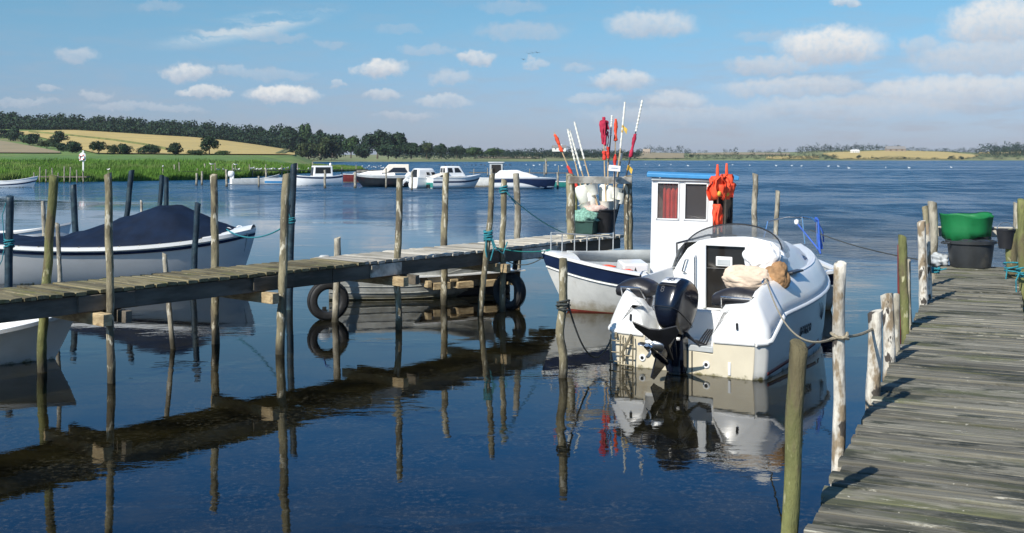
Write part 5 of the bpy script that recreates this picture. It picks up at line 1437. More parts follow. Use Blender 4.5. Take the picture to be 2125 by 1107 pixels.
# ------------------------------------------------------------------ boats at the far moorings
fz = lambda v: H * F / (v - V0)
def fpos(u, v): y = fz(v); return ((u - U0) / F * y, y)
def farboat(name, label, u, v, ang, L, B, zs, m, cat='boat', plan=None, rake=.5, sec=sec_vee, band=None, bq=(.8, .97), deckrange=(.05, .99), deckm=None, open_=False, bottom=None, inm=None, gm=None, center=False):
    x, y = fpos(u, v)
    c, s = math.cos(R(ang)), math.sin(R(ang))
    if center: x -= c * L / 2; y -= s * L / 2
    r = thing(name, label, cat, (x, y, 0), R(ang))
    h = Hull(L, B, plan or plan_bow(2.3, .86, .42), zs, ZK(.3), rake, sec)
    h.build(r, m, bottom=bottom, bq=.42); h.gunwale(r, gm or white, .09, .06)
    if band: h.band(r, band, bq[0], bq[1], .01)
    if open_: h.inside(r, inm or greypaint, .1, .06)
    else: h.deck(r, deckm or white, *deckrange)
    return r, h
# open white boat at the left edge
r, h = farboat('open_boat', 'open white rowing boat with a dark stripe at the left edge of the photograph', -62, 389, 2, 6.2, 1.9, ZS(.62, .55, 1.02), white, open_=True, sec=sec_round, band=navy, bq=(.72, .80))
mb = MB(); mb.box((2.6, 0, .42), (.3, 1.6, .05)); mb.build('thwart', tanwood, r)
# grey dinghy with white outboard
r, h = farboat('grey_dinghy', 'long low grey dinghy with a white outboard at its left end, below the gulls', 484, 383, 4, 4.7, 1.5, ZS(.55, .55, 1.05), greypaint, open_=True, sec=sec_round, gm=whiteold)
outboard(r, (-.03, 0, .75), white, 1.5, R(0), 0, white)
# small boat with red bottom
r, h = farboat('small_boat', 'small white boat with a red bottom and blue side behind the grey dinghy', 549, 383, 14, 3.6, 1.5, ZS(.65, .62, .95), white, open_=True, band=bluepaint, bq=(.55, .75), bottom=redpaint)
# wheelhouse boat
r, h = farboat('cabin_boat', 'white boat with an arched windowed wheelhouse and dark rubbing strake', 706, 384.5, 205, 5.0, 2.1, ZS(1.02, .86, 1.05), white, sec=sec_round, band=navy, bq=(.90, .97), rake=.2, plan=plan_bow(2.6, .8, .45))
cb, fc = trap(r, 'wheelhouse', white, .9, 2.9, .72, .66, .66, .58, .85, 1.95, .05, .12, .10)
pane(r, 'front_window', darkglass, fc(1), .10, .90, .10, .86); pane(r, 'side_window', darkglass, fc(2), .08, .88, .30, .86); pane(r, 'side_window', darkglass, fc(0), .12, .92, .30, .86)
mb = MB(); mb.lathe([(0, .3), (.10, .22), (.13, .1), (.08, 0)], (1.0, 0, 1.95), 10); mb.build('roof_light', white, cb)
# maroon boat
r, h = farboat('maroon_boat', 'maroon and white boat under a dark cover behind the wheelhouse boat', 712, 379.5, 8, 4.2, 1.7, ZS(.95, .9, 1.2), maroon, band=whiteold, bq=(.0, .55), deckm=canvas, sec=sec_round)
mb = MB(); mb.lathe([(0, .28), (.16, .2), (.2, .02), (.14, -.16), (0, -.22)], (-.35, -.2, .35), 10); mb.build('stern_fender', white, r)
# dark-hulled cruiser
r, h = farboat('cabin_cruiser', 'white cruiser with dark hull and beige canopy, bow pointing left', 848, 388, 184, 5.2, 2.2, ZS(1.05, 1.05, 1.28), darkhull, 'motor boat', rake=1.0)
h.band(r, greypaint, .86, .99, .012, 'topside_band')
cb, fc = trap(r, 'cabin', white, 1.2, 4.7, .92, .25, .78, .14, 1.05, 1.62, .05, .9, .10, zb1=1.22, zt1=1.45)
pane(r, 'port_light', darkglass, fc(2), .50, .70, .45, .70); pane(r, 'port_light', darkglass, fc(0), .30, .5, .45, .7)
cb2, fc = trap(r, 'canopy', beigecan, -.1, 2.6, .92, .80, .80, .66, 1.3, 2.12, .05, .75, .08)
pane(r, 'canopy_window', darkglass, fc(2), .22, .95, .08, .62, skew=.12); pane(r, 'canopy_window', darkglass, fc(1), .08, .92, .1, .8); pane(r, 'canopy_window', darkglass, fc(0), .05, .7, .1, .6)
# small white boat, stern towards us
r, h = farboat('cabin_boat', 'little white cabin boat with its stern and white outboard turned to the camera', 857, 391, 40, 4.4, 1.8, ZS(.95, .9, 1.15), white, 'motor boat')
cb, fc = trap(r, 'cabin', white, .15, 2.5, .62, .5, .50, .4, .9, 1.78, .10, .5, .18)
pane(r, 'cabin_door', darkglass, fc(3), .22, .82, .05, .88); pane(r, 'side_window', darkglass, fc(0), .45, .62, .3, .6); pane(r, 'side_window', darkglass, fc(0), .72, .92, .3, .6)
outboard(r, (-.05, .75, .70), white, 1.6, R(50), 0, white)
# white cruiser with green stern
r, h = farboat('cabin_cruiser', 'white cruiser with a sea green stern and beige canopy, bow pointing right', 892, 391.5, 24, 4.9, 2.2, ZS(.95, .95, 1.22), white, 'motor boat', band=navy, bq=(.70, .80), rake=.7)
mb = MB(); mb.box((-.02, 0, .30), (.03, 1.7, .42)); mb.build('transom_panel', greenpaint, r, bevel=.01)
mb = MB(); mb.box((-.05, .1, .2), (.1, .5, .32)); mb.tube([(-.05, .55, .2), (-.12, .55, .2)], .13, 10); mb.build('stern_drive', blackp, r)
mb = MB(); rg = [[Vector((x, lerp(-.92, .92, j / 8), z + .10 * (1 - (j / 4 - 1) ** 2))) for j in range(9)] for x, z in ((-.02, .92), (.35, 1.05), (.8, 1.2), (1.5, 1.35))]; mb.loft(rg, False); mb.build('cockpit_cover', beigecan, r, solid=.02, angle=180)
cb, fc = trap(r, 'wheelhouse', white, 1.2, 3.3, .85, .62, .72, .55, 1.0, 1.98, .05, .65, .10)
pane(r, 'back_window', darkglass, fc(3), .12, .46, .42, .82); pane(r, 'back_window', darkglass, fc(3), .54, .90, .42, .82); pane(r, 'side_window', darkglass, fc(0), .12, .40, .42, .84); pane(r, 'side_window', darkglass, fc(0), .50, .88, .42, .84, skew=.06); pane(r, 'windscreen', darkglass, fc(1), .06, .94, .15, .85)
# little boat with a white-framed shelter
r, h = farboat('shelter_boat', 'small boat with a white-framed box shelter behind the navy striped speedboat', 1058, 388, 176, 5.0, 1.8, ZS(.85, .8, 1.05), whiteold, 'boat', sec=sec_round, open_=True)
cb, fc = trap(r, 'shelter', greypaint, .6, 1.9, .58, .58, .55, .55, .6, 2.25, .02, .05, .04)
for k in (0, 1, 2, 3): pane(r, 'shelter_window', darkglass, fc(k), .14, .86, .42, .90)
mb = MB()
for x in (.62, 1.86):
    for y in (-.57, .57): mb.beam((x, y, .7), (x, y, 2.28), .10, .10)
mb.build('shelter_frame', white, cb)
mb = MB(); mb.box((1.25, 0, 2.30), (1.5, 1.3, .07)); mb.build('shelter_roof', white, cb, bevel=.01)
# speedboat with navy flash under a white cover
r, h = farboat('speedboat', 'white speedboat with a sweeping navy side under a white cover, bow pointing right', 1026, 392.5, -3, 5.4, 2.2, ZS(.98, 1.02, .92), white, 'motor boat', rake=.25, sec=sec_vee)
mb = MB()
for sd in (-1, 1):
    mb.loft([[h.pt(i / 26, lerp(lerp(.72, .05, max(0, (i / 26 - .35) / .65) ** 1.6), .93, j / 4), sd, .012) for j in range(5)] for i in range(27)], False)
mb.build('navy_flash', navy, r, angle=60)
mb = MB(); rg = []
for i in range(21):
    t = lerp(.02, .72, i / 20); w = abs(h.pt(t, 1, 1).y) * .96; hh = interp(t, [(.02, .32), (.10, .62), (.36, .62), (.52, .40), (.72, .04)])
    rg.append([Vector((h.L * t, lerp(-w, w, j / 10), h.zs(t) + hh * (1 - abs(j / 5 - 1) ** 2.6) + .05 * mnoise.noise(Vector((t * 14, j * .7, 3))) * (0 < j < 10))) for j in range(11)])
mb.loft(rg, False); mb.build('boat_cover', whitecloth, r, angle=180, solid=.02)
# dark dinghy at the end of that row
r, h = farboat('dark_dinghy', 'small dark green dinghy with a white rim beyond the speedboat bow', 1150, 388, 6, 3.6, 1.4, ZS(.5, .48, .72), greenpaint, open_=True, sec=sec_round, gm=white)
# ================================================================== GEAR, ROPES, BIRDS
def cloth_strips(mb, top, n, L, w, seed, spread=.5):
    rr = random.Random(seed)
    for k in range(n):
        a = 2 * PI * k / n + rr.uniform(-.4, .4); d = Vector((math.cos(a), math.sin(a), 0)); s_ = Vector((-math.sin(a), math.cos(a), 0))
        l = L * rr.uniform(.6, 1.1); ww = w * rr.uniform(.7, 1.2); rg = []
        for i in range(9):
            t = i / 8; out = spread * l * math.sin(PI * min(1, t * .75)) * rr.uniform(.8, 1.15); wv = ww * (1 - .38 * t ** 1.5)
            c = top + d * (.012 + out) + Vector((0, 0, -l * t ** 1.25 + .05 * math.sin(t * PI)))
            tw = .7 * math.sin(t * 4 + k)
            e = s_ * math.cos(tw) + d * math.sin(tw)
            rg.append([c - e * wv, c + d * .02 * math.sin(t * 9 + k), c + e * wv])
        mb.loft(rg, False)
def local_mb(mb, mi): mb.v = [mi @ q for q in mb.v]; return mb
def sag(p, q, s, n=14):
    p, q = Vector(p), Vector(q)
    return [p.lerp(q, i / n) + Vector((0, 0, -s * 4 * (i / n) * (1 - i / n))) for i in range(n + 1)]
def rope(name, label, pts, r, m, cat='rope', n=6):
    o = Vector(pts[0]); mb = MB(); mb.tube([Vector(p) for p in pts], r, n)
    return tag(mb.build(name, m, None, origin=o), label, cat)
def lashing(c, r, m, label, turns=4, h=.14, tails=(), rr=.012, seed=0):
    pts = []; n = turns * 12; rnd = random.Random(seed)
    for i in range(n + 1):
        a = 2 * PI * i / 12; k = r * (1.08 + .10 * math.sin(a * 2.3 + seed))
        pts.append(Vector((math.cos(a) * k, math.sin(a) * k, -h / 2 + h * i / n + .012 * math.sin(a * 1.4 + seed))) + c)
    mb = MB(); mb.tube(pts, rr, 6)
    for t in tails: mb.tube([c + Vector(q) for q in t], rr * .8, 6)
    return tag(mb.build('rope_lashing', m, None, origin=c), label, 'rope')
# ---- tyres used as fenders
def tyre(label, u, v, depth, Ro, w, yaw, tilt=0):
    r = thing('tyre', label, 'tyre', at(u, v, depth), R(yaw), 'old tyres hung as fenders')
    r.rotation_euler = (R(tilt), 0, R(yaw))
    mb = MB(); pr = []
    ri = Ro * .56
    for k in range(22):
        a = 2 * PI * k / 22; c, s = math.cos(a), math.sin(a)
        pr.append((lerp(ri, Ro, .5) + (Ro - ri) / 2 * math.copysign(abs(c) ** .6, c), w / 2 * math.copysign(abs(s) ** .75, s)))
    rings = []
    for j in range(49):
        b = 2 * PI * j / 48
        rings.append([Vector((q * math.cos(b), z, q * math.sin(b))) for q, z in pr])
    mb.loft(rings, True); tb = mb.build('tread', rubber, r, angle=70)
    mb = MB()
    for yy in (-.35, -.12, .12, .35): mb.tube([((Ro + .001) * math.cos(2 * PI * j / 40), yy * w, (Ro + .001) * math.sin(2 * PI * j / 40)) for j in range(41)], .006, 5)
    mb.build('tread_rib', rubber, tb)
    return r
tyre('black tyre hanging from the pier post left of the shaded grey dinghy', 681, 624, 17.72, .335, .19, 24)
tyre('black tyre standing against the white topped raft near the leaning post', 1057, 605, 19.02, .325, .20, -40, 0)
rope('rope', 'thin blue line holding the left tyre to the pier', [at(672, 586, 17.7), at(676, 574, 17.6), at(690, 572, 17.45)], .012, bluerope)
# ---- raft with a white sheet on top
rf = thing('raft', 'low raft of sawn beams with a white sheet on top moored beside the pier', 'raft', (-.78, 20.62, 0), R(27.8))
mb = MB(); mb.loft([[Vector((-1.20, .0, .445)), Vector((-.2, -.03, .44)), Vector((1.20, .02, .455))], [Vector((-1.02, .65, .45)), Vector((-.1, .62, .46)), Vector((1.18, .6, .47))], [Vector((-.72, 1.28, .46)), Vector((0, 1.3, .47)), Vector((1.12, 1.25, .48))]], False); mb.build('white_board', white, rf, solid=.025, smooth=False)['label'] = 'white board covering the raft'
for y in (.12, 1.05):
    mb = MB(); mb.box((.02, y, .37), (2.15, .10, .10)); mb.build('side_rail', greywood, rf, bevel=.008)
for x, w in ((-.92, .10), (-.66, .36), (-.16, .34), (.42, .34), (.92, .2)):
    mb = MB(); mb.box((x, .55, .25 if w > .12 else .30), (w, 1.24, .13)); mb.build('crossbeam', fresh, rf, bevel=.010)
mb = MB(); mb.box((-.38, .03, .345), (.16, .1, .05)); mb.build('crossbeam', fresh, rf, bevel=.006)
mb = MB(); mb.box((-.0, .62, .08), (1.9, .9, .20)); mb.build('float', blackp, rf, bevel=.05, seg=3)
mb = MB(); mb.tube([(-.25 + .12 * math.sin(k * .9), .12 + .10 * math.cos(k * .9) , .615 + .004 * k) for k in range(22)], .014, 6); tag(mb.build('rope_coil', teal, None, origin=None), 'teal rope coil lying on the white raft top', 'rope'); bpy.data.objects['rope_coil'].matrix_world = Matrix.Translation((-.55, 20.95, -.13)) @ Matrix.Rotation(R(24), 4, 'Z')
# ---- ropes about the moorings
dl = onz(996, 655, 0).y
c = at(1013, 490, dl)
lashing(c, .062, teal, 'teal rope lashed round the leaning brown post in front of the pier', 7, .17, [[(.05, -.04, -.05), (.10, -.05, -.2), (.04, -.05, -.42)], [(.05, -.03, .0), (.14, -.06, -.22), (.26, -.04, -.30), (.33, .0, -.10)], [(-.03, -.06, -.05), (-.04, -.07, -.25), (-.02, -.06, -.36)]], .016, 2)
dp = onz(1043, 647, 0).y
lashing(at(1045, 394, dp), .062, teal, 'teal rope knotted round the top of the pier post with a line running right', 4, .11, [[(.05, -.04, -.03), (.12, -.05, -.12), (.22, 0, -.26)]], .015, 5)
rope('rope', 'thin teal line running from the knotted post down to the fishing gear', sag(at(1052, 402, dp), at(1176, 486, 21.6), .08), .010, teal)
rope('mooring_rope', 'taut green grey mooring line from the leaning post to the bow of the fishing boat', sag(at(1022, 512, dl), fm @ Vector((5.0, .05, 1.10)), .06), .011, greenpaint)
rope('mooring_rope', 'slack dark mooring line from the pier crossbeam to the bow of the fishing boat', sag(at(1052, 542, 18.7), fm @ Vector((5.0, -.02, 1.06)), .14), .010, darkrope)
rope('rope', 'dark board and line hanging under the pier beside the raft', [at(1072, 530, 20.3), at(1068, 560, 20.3)], .05, blackp)
dk = onz(1168, 784, 0).y
c = at(1169, 634, dk)
lashing(c, .072, darkrope, 'dark rope wound round the middle of the crooked post', 5, .12, (), .012, 3)
rope('mooring_rope', 'dark slack rope hanging from the crooked post to the stern of the motor cruiser', sag(c + Vector((.07, 0, -.02)), cm @ Vector((-.02, 1.0, .32)), .40, 22), .011, darkrope)
dt = onz(600, 643, 0).y
lashing(at(604, 458, dt), .066, teal, 'teal rope hitch round the tall dark post', 4, .10, [[(0, -.07, .05), (-.05, -.07, .2), (-.02, -.07, .3)]], .012, 4)
rope('mooring_rope', 'teal mooring rope sagging from the tall dark post to the end of the covered boat', sag(at(602, 462, dt), cbm @ Vector((6.35, -.42, 1.14)), .22, 18), .014, teal)
lashing(at(19, 505, onz(18, 640, 0).y), .075, teal, 'teal rope wound round the dark post at the left edge', 5, .14, [[(-.07, -.03, .05), (-.11, -.03, .5), (-.06, 0, .72)], [(-.06, -.05, -.05), (-.10, -.06, -.3), (-.2, -.06, -.5)]], .012, 6)
rope('mooring_rope', 'beige stern rope from the cruiser cleat to the tall birch post', sag(cm @ Vector((.68, -.85, 1.17)), at(1741, 698, 6.53), .30, 22), .009, beigerope)
rope('mooring_rope', 'beige rope from the tall birch post on to the short birch post', sag(at(1744, 698, 6.5), at(1812, 682, 7.4), .02), .010, beigerope)
lashing(at(1742, 700, 6.5), .046, beigerope, 'beige rope turned round the tall birch post', 2, .04, (), .010, 8)
rope('mooring_rope', 'thin taut bow line from the cruiser rail to the knotty birch post on the pier', sag(cm @ Vector((4.9, -.18, 1.52)), at(1913, 540, 12), .05), .008, darkrope)
lashing(at(2122, 565, 13.1), .065, teal, 'teal rope bunched round the mossy post at the right edge', 3, .12, [[(-.06, -.05, 0), (-.12, -.08, -.1), (-.1, -.05, -.3), (-.02, -.07, -.45)]], .011, 9)
lashing(at(2102, 555, 14.5), .10, teal, 'teal rope bundle on the thick mossy stub at the pier end', 3, .16, [[(-.10, -.05, 0), (-.14, -.08, -.2), (-.08, -.08, -.42)]], .012, 10)
lashing(at(1938, 560, 13.8), .066, teal, 'teal rope at the foot of the tallest grey split post', 3, .06, [[(.06, -.05, 0), (.14, -.06, .02)]], .014, 11)
# ---- marker stakes in the black tub at the end of the left pier
tc_ = onz(1251, 486, LZ); tcx, tcy = tc_.x, tc_.y + .30
tub = thing('tub', 'round black tub full of marker stakes at the end of the left pier', 'tub', (tcx, tcy, LZ + .012))
mb = MB(); mb.lathe([(.25, 0), (.325, .46), (.35, .47), (.35, .495), (.32, .495), (.31, .46), (.24, .03)], (0, 0, 0), 32, cap0=True, cap1=True); mb.build('bucket', blackp, tub, angle=40)
mb = MB(); mb.blob((-.14, -.18, .50), (.24, .17, .085), 22, 12, .16, 3.0, 4); o = mb.build('fishing_net', pinknet, None, origin=(0, 0, 0), angle=180); o.location = (tcx, tcy, LZ + .012); tag(o, 'pale pink net heaped on the rim of the black stake tub', 'net')
STK = [ # top uv, base uv, flag list, float kind/where, shaft mat
 ((1150,275),(1238,468),[('o',.02,.20),('p',.34,.56)],('cup',.775),orange,'orange and pink flagged stake leaning farthest left'),
 ((1178,268),(1230,468),[('w',0,.32)],('can',.645),tanwood,'stake with ragged white tape, left one of the leaning pair'),
 ((1183,272),(1246,468),[('w',0,.40)],('can',.70),tanwood,'stake with ragged white tape, right one of the leaning pair'),
 ((1192,253),(1256,468),[('w',0,.34)],('cup',.625),tanwood,'white taped stake standing a little apart from the leaning pair'),
 ((1253,243),(1261,468),[('c',0,.22),('r',.30,.38)],('cup',.79),tanwood,'stake with a crimson flag crumpled round its top'),
 ((1270,240),(1248,468),[('w',0,.18)],('can',.685),graygear,'thin dark stake with a white taped tip beside the crimson flag'),
 ((1278,247),(1268,468),[('o',0,.20),('r',.32,.45)],('cup',.73),tanwood,'bamboo stake with an orange red wrapped flag at its tip'),
 ((1297,212),(1266,468),[('w',0,.36),('y',.18,.24)],('cup',.80),tanwood,'tall white taped stake with a yellow tag'),
 ((1262,305),(1256,468),[('p',0,.14)],('can',.62),tanwood,'short bamboo stake with a faded pink tip in the middle'),
 ((1290,318),(1262,468),[('w',0,.12)],('cup',.52),tanwood,'short bamboo stake with a white tip on the right'),
 ((1333,208),(1272,468),[('w',0,.24),('d',.26,.44),('y',.5,.54)],('cup',.755),graygear,'tallest dark stake leaning right with a furled dark red flag'),
]
FM = {'o': orange, 'p': redcloth, 'w': foam, 'c': crimson, 'r': redcloth, 'y': yellow, 'd': crimson}
rs = random.Random(3)
for i, (a, b, fl, (fk, ft), sm, lb) in enumerate(STK):
    dep = tcy + rs.uniform(-.12, .12)
    A_, B_ = at(a[0], a[1], dep + rs.uniform(-.1, .1)), at(b[0], b[1], dep); B_.z = LZ + .06
    st = thing('marker_stake', lb + ' in the black tub', 'marker stake', B_, 0, 'flagged marker stakes in the black tub')
    L_ = lambda t, A_=A_, B_=B_: A_.lerp(B_, t) - B_ + Vector((.02 * math.sin(PI * t) * (-1 if A_.x < B_.x else 1), 0, 0))
    mb = MB(); mb.tube([L_(k / 12) for k in range(13)], [lerp(.011, .019, k / 12) for k in range(13)], 8); mb.build('shaft', sm if sm is not orange else tanwood, st)
    for kind, t0, t1 in fl:
        mb = MB(); rr = random.Random(i * 7 + int(t0 * 100))
        if kind in 'wpy' and kind != 'p':
            n = 26; P = [L_(lerp(t0, t1, k / n)) for k in range(n + 1)]
            mb.tube(P, [.017 + .012 * max(0, math.sin(k * 2.1 + i)) for k in range(n + 1)], 7)
            if kind == 'y': mb.loft([[L_(t0), L_(t0 + .03) + Vector((.01, 0, 0))], [L_(t0 + .02) + Vector((.10, -.02, -.03)), L_(t0 + .05) + Vector((.09, -.02, -.06))]], False)
            o = mb.build('tape_wrap', FM[kind], st)
        else:
            n = 18; rg = []
            for k in range(n + 1):
                t = k / n; p = L_(lerp(t0, t1, t)); w = (.020 + .020 * abs(math.sin(PI * t * 1.6 + i)) ** .7) * (.8 if kind == 'c' else 1)
                rg.append([p + Vector((math.cos(2 * PI * j / 12) * w * (1 + .55 * mnoise.noise(Vector((j * .9, t * 7, i)))), math.sin(2 * PI * j / 12) * w * .7 * (1 + .6 * mnoise.noise(Vector((j * .9, t * 7, i + 5)))), 0)) for j in range(12)])
            mb.loft(rg, True, True, True)
            if kind == 'c': cloth_strips(mb, L_(.03), 5, .34, .05, 4, .30); cloth_strips(mb, L_(.11), 5, .34, .045, 8, .22); mb.loft([[L_(.05), L_(.12)], [L_(.06) + Vector((.09, -.03, -.02)), L_(.12) + Vector((.10, -.03, .02))], [L_(.07) + Vector((.12, -.02, -.08)), L_(.13) + Vector((.07, -.03, -.06))]], False)
            o = mb.build('flag', FM[kind], st, angle=180)
    ax = (A_ - B_).normalized(); rot = ax.to_track_quat('Z', 'Y').to_matrix()
    mb = MB()
    if fk == 'can': mb.lathe([(.095, -.19), (.12, -.17), (.145, .0), (.145, .15), (.115, .19)], L_(ft), 20, cap0=True, cap1=True, rot=rot)
    else: mb.lathe([(.065, -.12), (.088, -.115), (.135, .10), (.152, .12), (.135, .12), (.115, .07)], L_(ft), 20, cap0=True, cap1=True, rot=rot)
    mb.build('float', foam, st, angle=50)
# crate with pale green net
cp = onz(1211, 488, LZ)
cr = thing('crate', 'dark green fish crate beside the stake tub', 'crate', (cp.x, cp.y + .28, LZ + .012), R(-22))
mb = MB(); mb.loft([[Vector((sx * a, sy * b, z)) for sx, sy in ((-1, -1), (1, -1), (1, 1), (-1, 1))] for a, b, z in ((.26, .17, 0), (.29, .20, .25), (.305, .215, .25), (.305, .215, .28), (.275, .185, .28), (.25, .16, .03))], True, True, True); mb.build('box', crategreen, cr, bevel=.006)
mb = MB(); mb.blob((0, 0, .30), (.33, .24, .19), 30, 16, .2, 3.2, 2, zmin=-.04); o = mb.build('fishing_net', palenet, None, angle=180); o.location = cr.location; o.rotation_euler = cr.rotation_euler
tag(o, 'pale green net heaped in the dark green crate', 'net')
# little sign on a rod
sp = at(1275, 440, 20.7)
sg = thing('sign', 'small white sign plate on a thin rod in front of the stake floats', 'sign', (sp.x, sp.y, LZ + .01))
mb = MB(); mb.tube([(0, 0, 0), (0, 0, 1.36)], .011, 7); mb.build('rod', graygear, sg)
mb = MB(); mb.box((-.0, -.02, 1.37), (.23, .012, .12), Matrix.Rotation(R(-20), 3, 'X') @ Matrix.Rotation(R(6), 3, 'Y')); pl_ = mb.build('plate', signwhite, sg, bevel=.004)
mb = MB()
for k in range(3): mb.box((-.01 * k, -.035 + .012 * (k - 1), 1.40 - .028 * k), (.15 - .02 * k, .004, .008), Matrix.Rotation(R(-20), 3, 'X') @ Matrix.Rotation(R(6), 3, 'Y'))
mb.build('lettering', greypaint, pl_)
# ---- flag stakes and life vest on the fishing boat
def cone_flag(mb, top, L, w, seed):
    rg = []
    for k in range(13):
        t = k / 12; ww = w * (.40 + .60 * t ** .8) ; 
        rg.append([top + Vector((math.cos(2 * PI * j / 14) * ww * (1 + .5 * mnoise.noise(Vector((j * 1.1, t * 2, seed)))), math.sin(2 * PI * j / 14) * ww * .7 * (1 + .5 * mnoise.noise(Vector((j * 1.1, t * 2, seed + 4)))), -L * t)) for j in range(14)])
    mb.loft(rg, True, True, True)
for i, (u, vt, ub, lb, sets) in enumerate(((1489, 345, 1490, 'orange flag stake with two furled flags, left one beside the wheelhouse', ((372, .36, .15), (424, .42, .13))),
                                         (1508, 343, 1502, 'orange flag stake leaning right beside the wheelhouse', ((368, .36, .15),)))):
    d = 18.0 + .15 * i; T, Bp = at(u, vt, d), at(ub, 520, d)
    st = thing('flag_stake', lb, 'flag stake', Bp, 0, 'orange flag stakes on the fishing boat')
    mb = MB(); mb.tube([Vector(), T - Bp], .014, 8); mb.build('shaft', tanwood, st)
    mb = MB(); cone_flag(mb, T - Bp + Vector((0, 0, .03)), .31, .036, i); mb.build('tip_ribbon', orange, st, angle=180)
    for q_, (v, L_, w) in enumerate(sets):
        t = (v - vt) / (520 - vt); mb = MB(); c_ = (T - Bp) * (1 - t)
        if q_ == 0:
            cloth_strips(mb, c_ + Vector((0, 0, .05)), 9, .40, .085, i + 3, .30); cloth_strips(mb, c_ + Vector((0, 0, -.08)), 7, .28, .085, i + 13, .42)
        else: cloth_strips(mb, c_, 7, L_ + .04, .055, 40 + i, .13)
        mb.build('flag', orange, st, angle=180, solid=.004)
    mb = MB(); mb.lathe([(.0, .05), (.035, .03), (.04, 0), (.03, -.03), (0, -.05)], (T - Bp) * (1 - (402 - vt) / (520 - vt)) + Vector((0, -.12, 0)), 10); mb.build('reflector', yellow, st)
mb = MB()
for k, (x, y) in enumerate(((4.1, .42), (3.85, .55), (3.6, .62))): mb.blob((x, y, .86 - .05 * k), (.2, .07, .03), 14, 8, .15, 2.5, k)
o = mb.build('life_vest', orange, None, angle=180); o.matrix_world = fm; tag(o, 'orange life vest strip lying along the near gunwale of the fishing boat', 'life vest')
# ---- luggage on the cruiser
def cruiser_blob(name, label, cat, X, Y, Z, d, m, seed, amp=.14, fr=2.0, rz=0, cr=.09):
    mb = MB(); mb.blob((0, 0, 0), d, 64, 40, amp, fr, seed, crease=cr); o = mb.build(name, m, None, angle=180, sub=1)
    o.matrix_world = cm @ Matrix.Translation((X, Y, Z)) @ Matrix.Rotation(rz, 4, 'Z'); return tag(o, label, cat)
cruiser_blob('white_sheet', 'white cloth bundled over the helm of the motor cruiser', 'cloth', 1.28, -.60, 1.36, (.18, .25, .23), whitecloth, 3, .10, 2.4)
cruiser_blob('canvas_bag', 'big tan canvas bag lying on the black starboard seat of the cruiser', 'bag', .98, -.50, 1.11, (.20, .35, .18), tancloth, 12, .10, 1.7, R(5))
mb = MB(); mb.blob((0, 0, 0), (.15, .16, .19), 64, 40, .17, 1.15, 31, crease=.075)
o = mb.build('brown_bag', browncloth, None, angle=180, sub=1); o.matrix_world = cm @ Matrix.Translation((1.12, -.86, 1.16)); tag(o, 'crumpled brown bag beside the tan canvas bag on the cruiser', 'bag')
# ---- tubs on the end of the right pier
tb = onz(2034, 560, RZ); ty = tb.y + .33
def big_tub(label, x, y, z, ro, h):
    t = thing('tub', label, 'tub', (x, y, z), 0)
    mb = MB(); mb.lathe([(ro * .83, 0), (ro * .86, .02), (ro * .985, h - .05), (ro * 1.06, h - .045), (ro * 1.07, h), (ro * .985, h), (ro * .96, h - .06), (ro * .82, .03)], (0, 0, 0), 40, cap0=True, cap1=True); mb.build('bucket', tubgrey, t, angle=35)
    for s in (-1, 1):
        mb = MB(); mb.tube([(s * ro * 1.06, -.12, h - .03), (s * (ro * 1.06 + .06), -.06, h - .04), (s * (ro * 1.06 + .06), .06, h - .04), (s * ro * 1.06, .12, h - .03)], .014, 8); mb.build('handle', tubgrey, t)
    return t
big_tub('big dark grey round tub standing at the end of the right pier', tb.x, ty, RZ + .01, .335, .40)
big_tub('second dark tub behind the front one, under the green net', tb.x - .03 + .30, ty + .68, RZ + .01, .34, .56)
mb = MB(); rg = []
for i in range(31):
    a = 2 * PI * i / 30
    dz = .025 * math.sin(2 * a + .6) + .012 * math.sin(5 * a); lo = .30 + .10 * max(0, math.sin(a * 1.5 + 2.2)) ; fl = .012 * math.sin(9 * a) + .010 * math.sin(17 * a + 1)
    rg.append([Vector((math.cos(a) * (q + fl * k), math.sin(a) * (q + fl * k) * .95, z)) for q, z, k in ((.335, .60, .3), (.36, .74 + dz, .5), (.385, .765 + dz, 1), (.372, .74 + dz, 1), (.355, .62, 1), (.345, .52, 1), (.338, .74 - lo, 1))])
mb.loft(rg, False); o = mb.build('green_net', greennet, None, angle=180, solid=.01); o.location = (tb.x + .12, ty + .42, RZ + .01); tag(o, 'bright green net draped over the rim of the tubs on the right pier', 'net')
mb = MB(); mb.blob((0, 0, .04), (.30, .20, .05), 24, 10, .3, 3, 6); o = mb.build('fishing_net', graygear, None, angle=180); o.location = (tb.x, ty - .02, RZ + .33); tag(o, 'dark wet net filling the front tub', 'net')
mb = MB(); mb.blob((0, 0, .08), (.13, .16, .10), 28, 18, .2, 2.5, 5, crease=.08); o = mb.build('net_sack', greypaint, None, angle=180); p = onz(1958, 556, RZ); o.location = (p.x + .05, p.y + .3, RZ + .01); tag(o, 'pale grey sack half hidden left of the tubs on the right pier', 'sack')
q = at(2087, 495, 14.6)
bk = thing('bucket', 'small black bucket hanging on the thick mossy stub at the right pier end', 'bucket', (q.x, q.y, q.z - .14))
mb = MB(); mb.lathe([(.09, 0), (.12, .25), (.128, .25), (.128, .27), (.11, .27), (.085, .02)], (0, 0, 0), 20, cap0=True, cap1=True); mb.build('pail', blackp, bk, angle=40)
mb = MB(); mb.tube([(.12 * math.cos(PI * k / 10), 0, .26 + .1 * math.sin(PI * k / 10)) for k in range(11)], .006, 6); mb.build('handle', alu, bk)
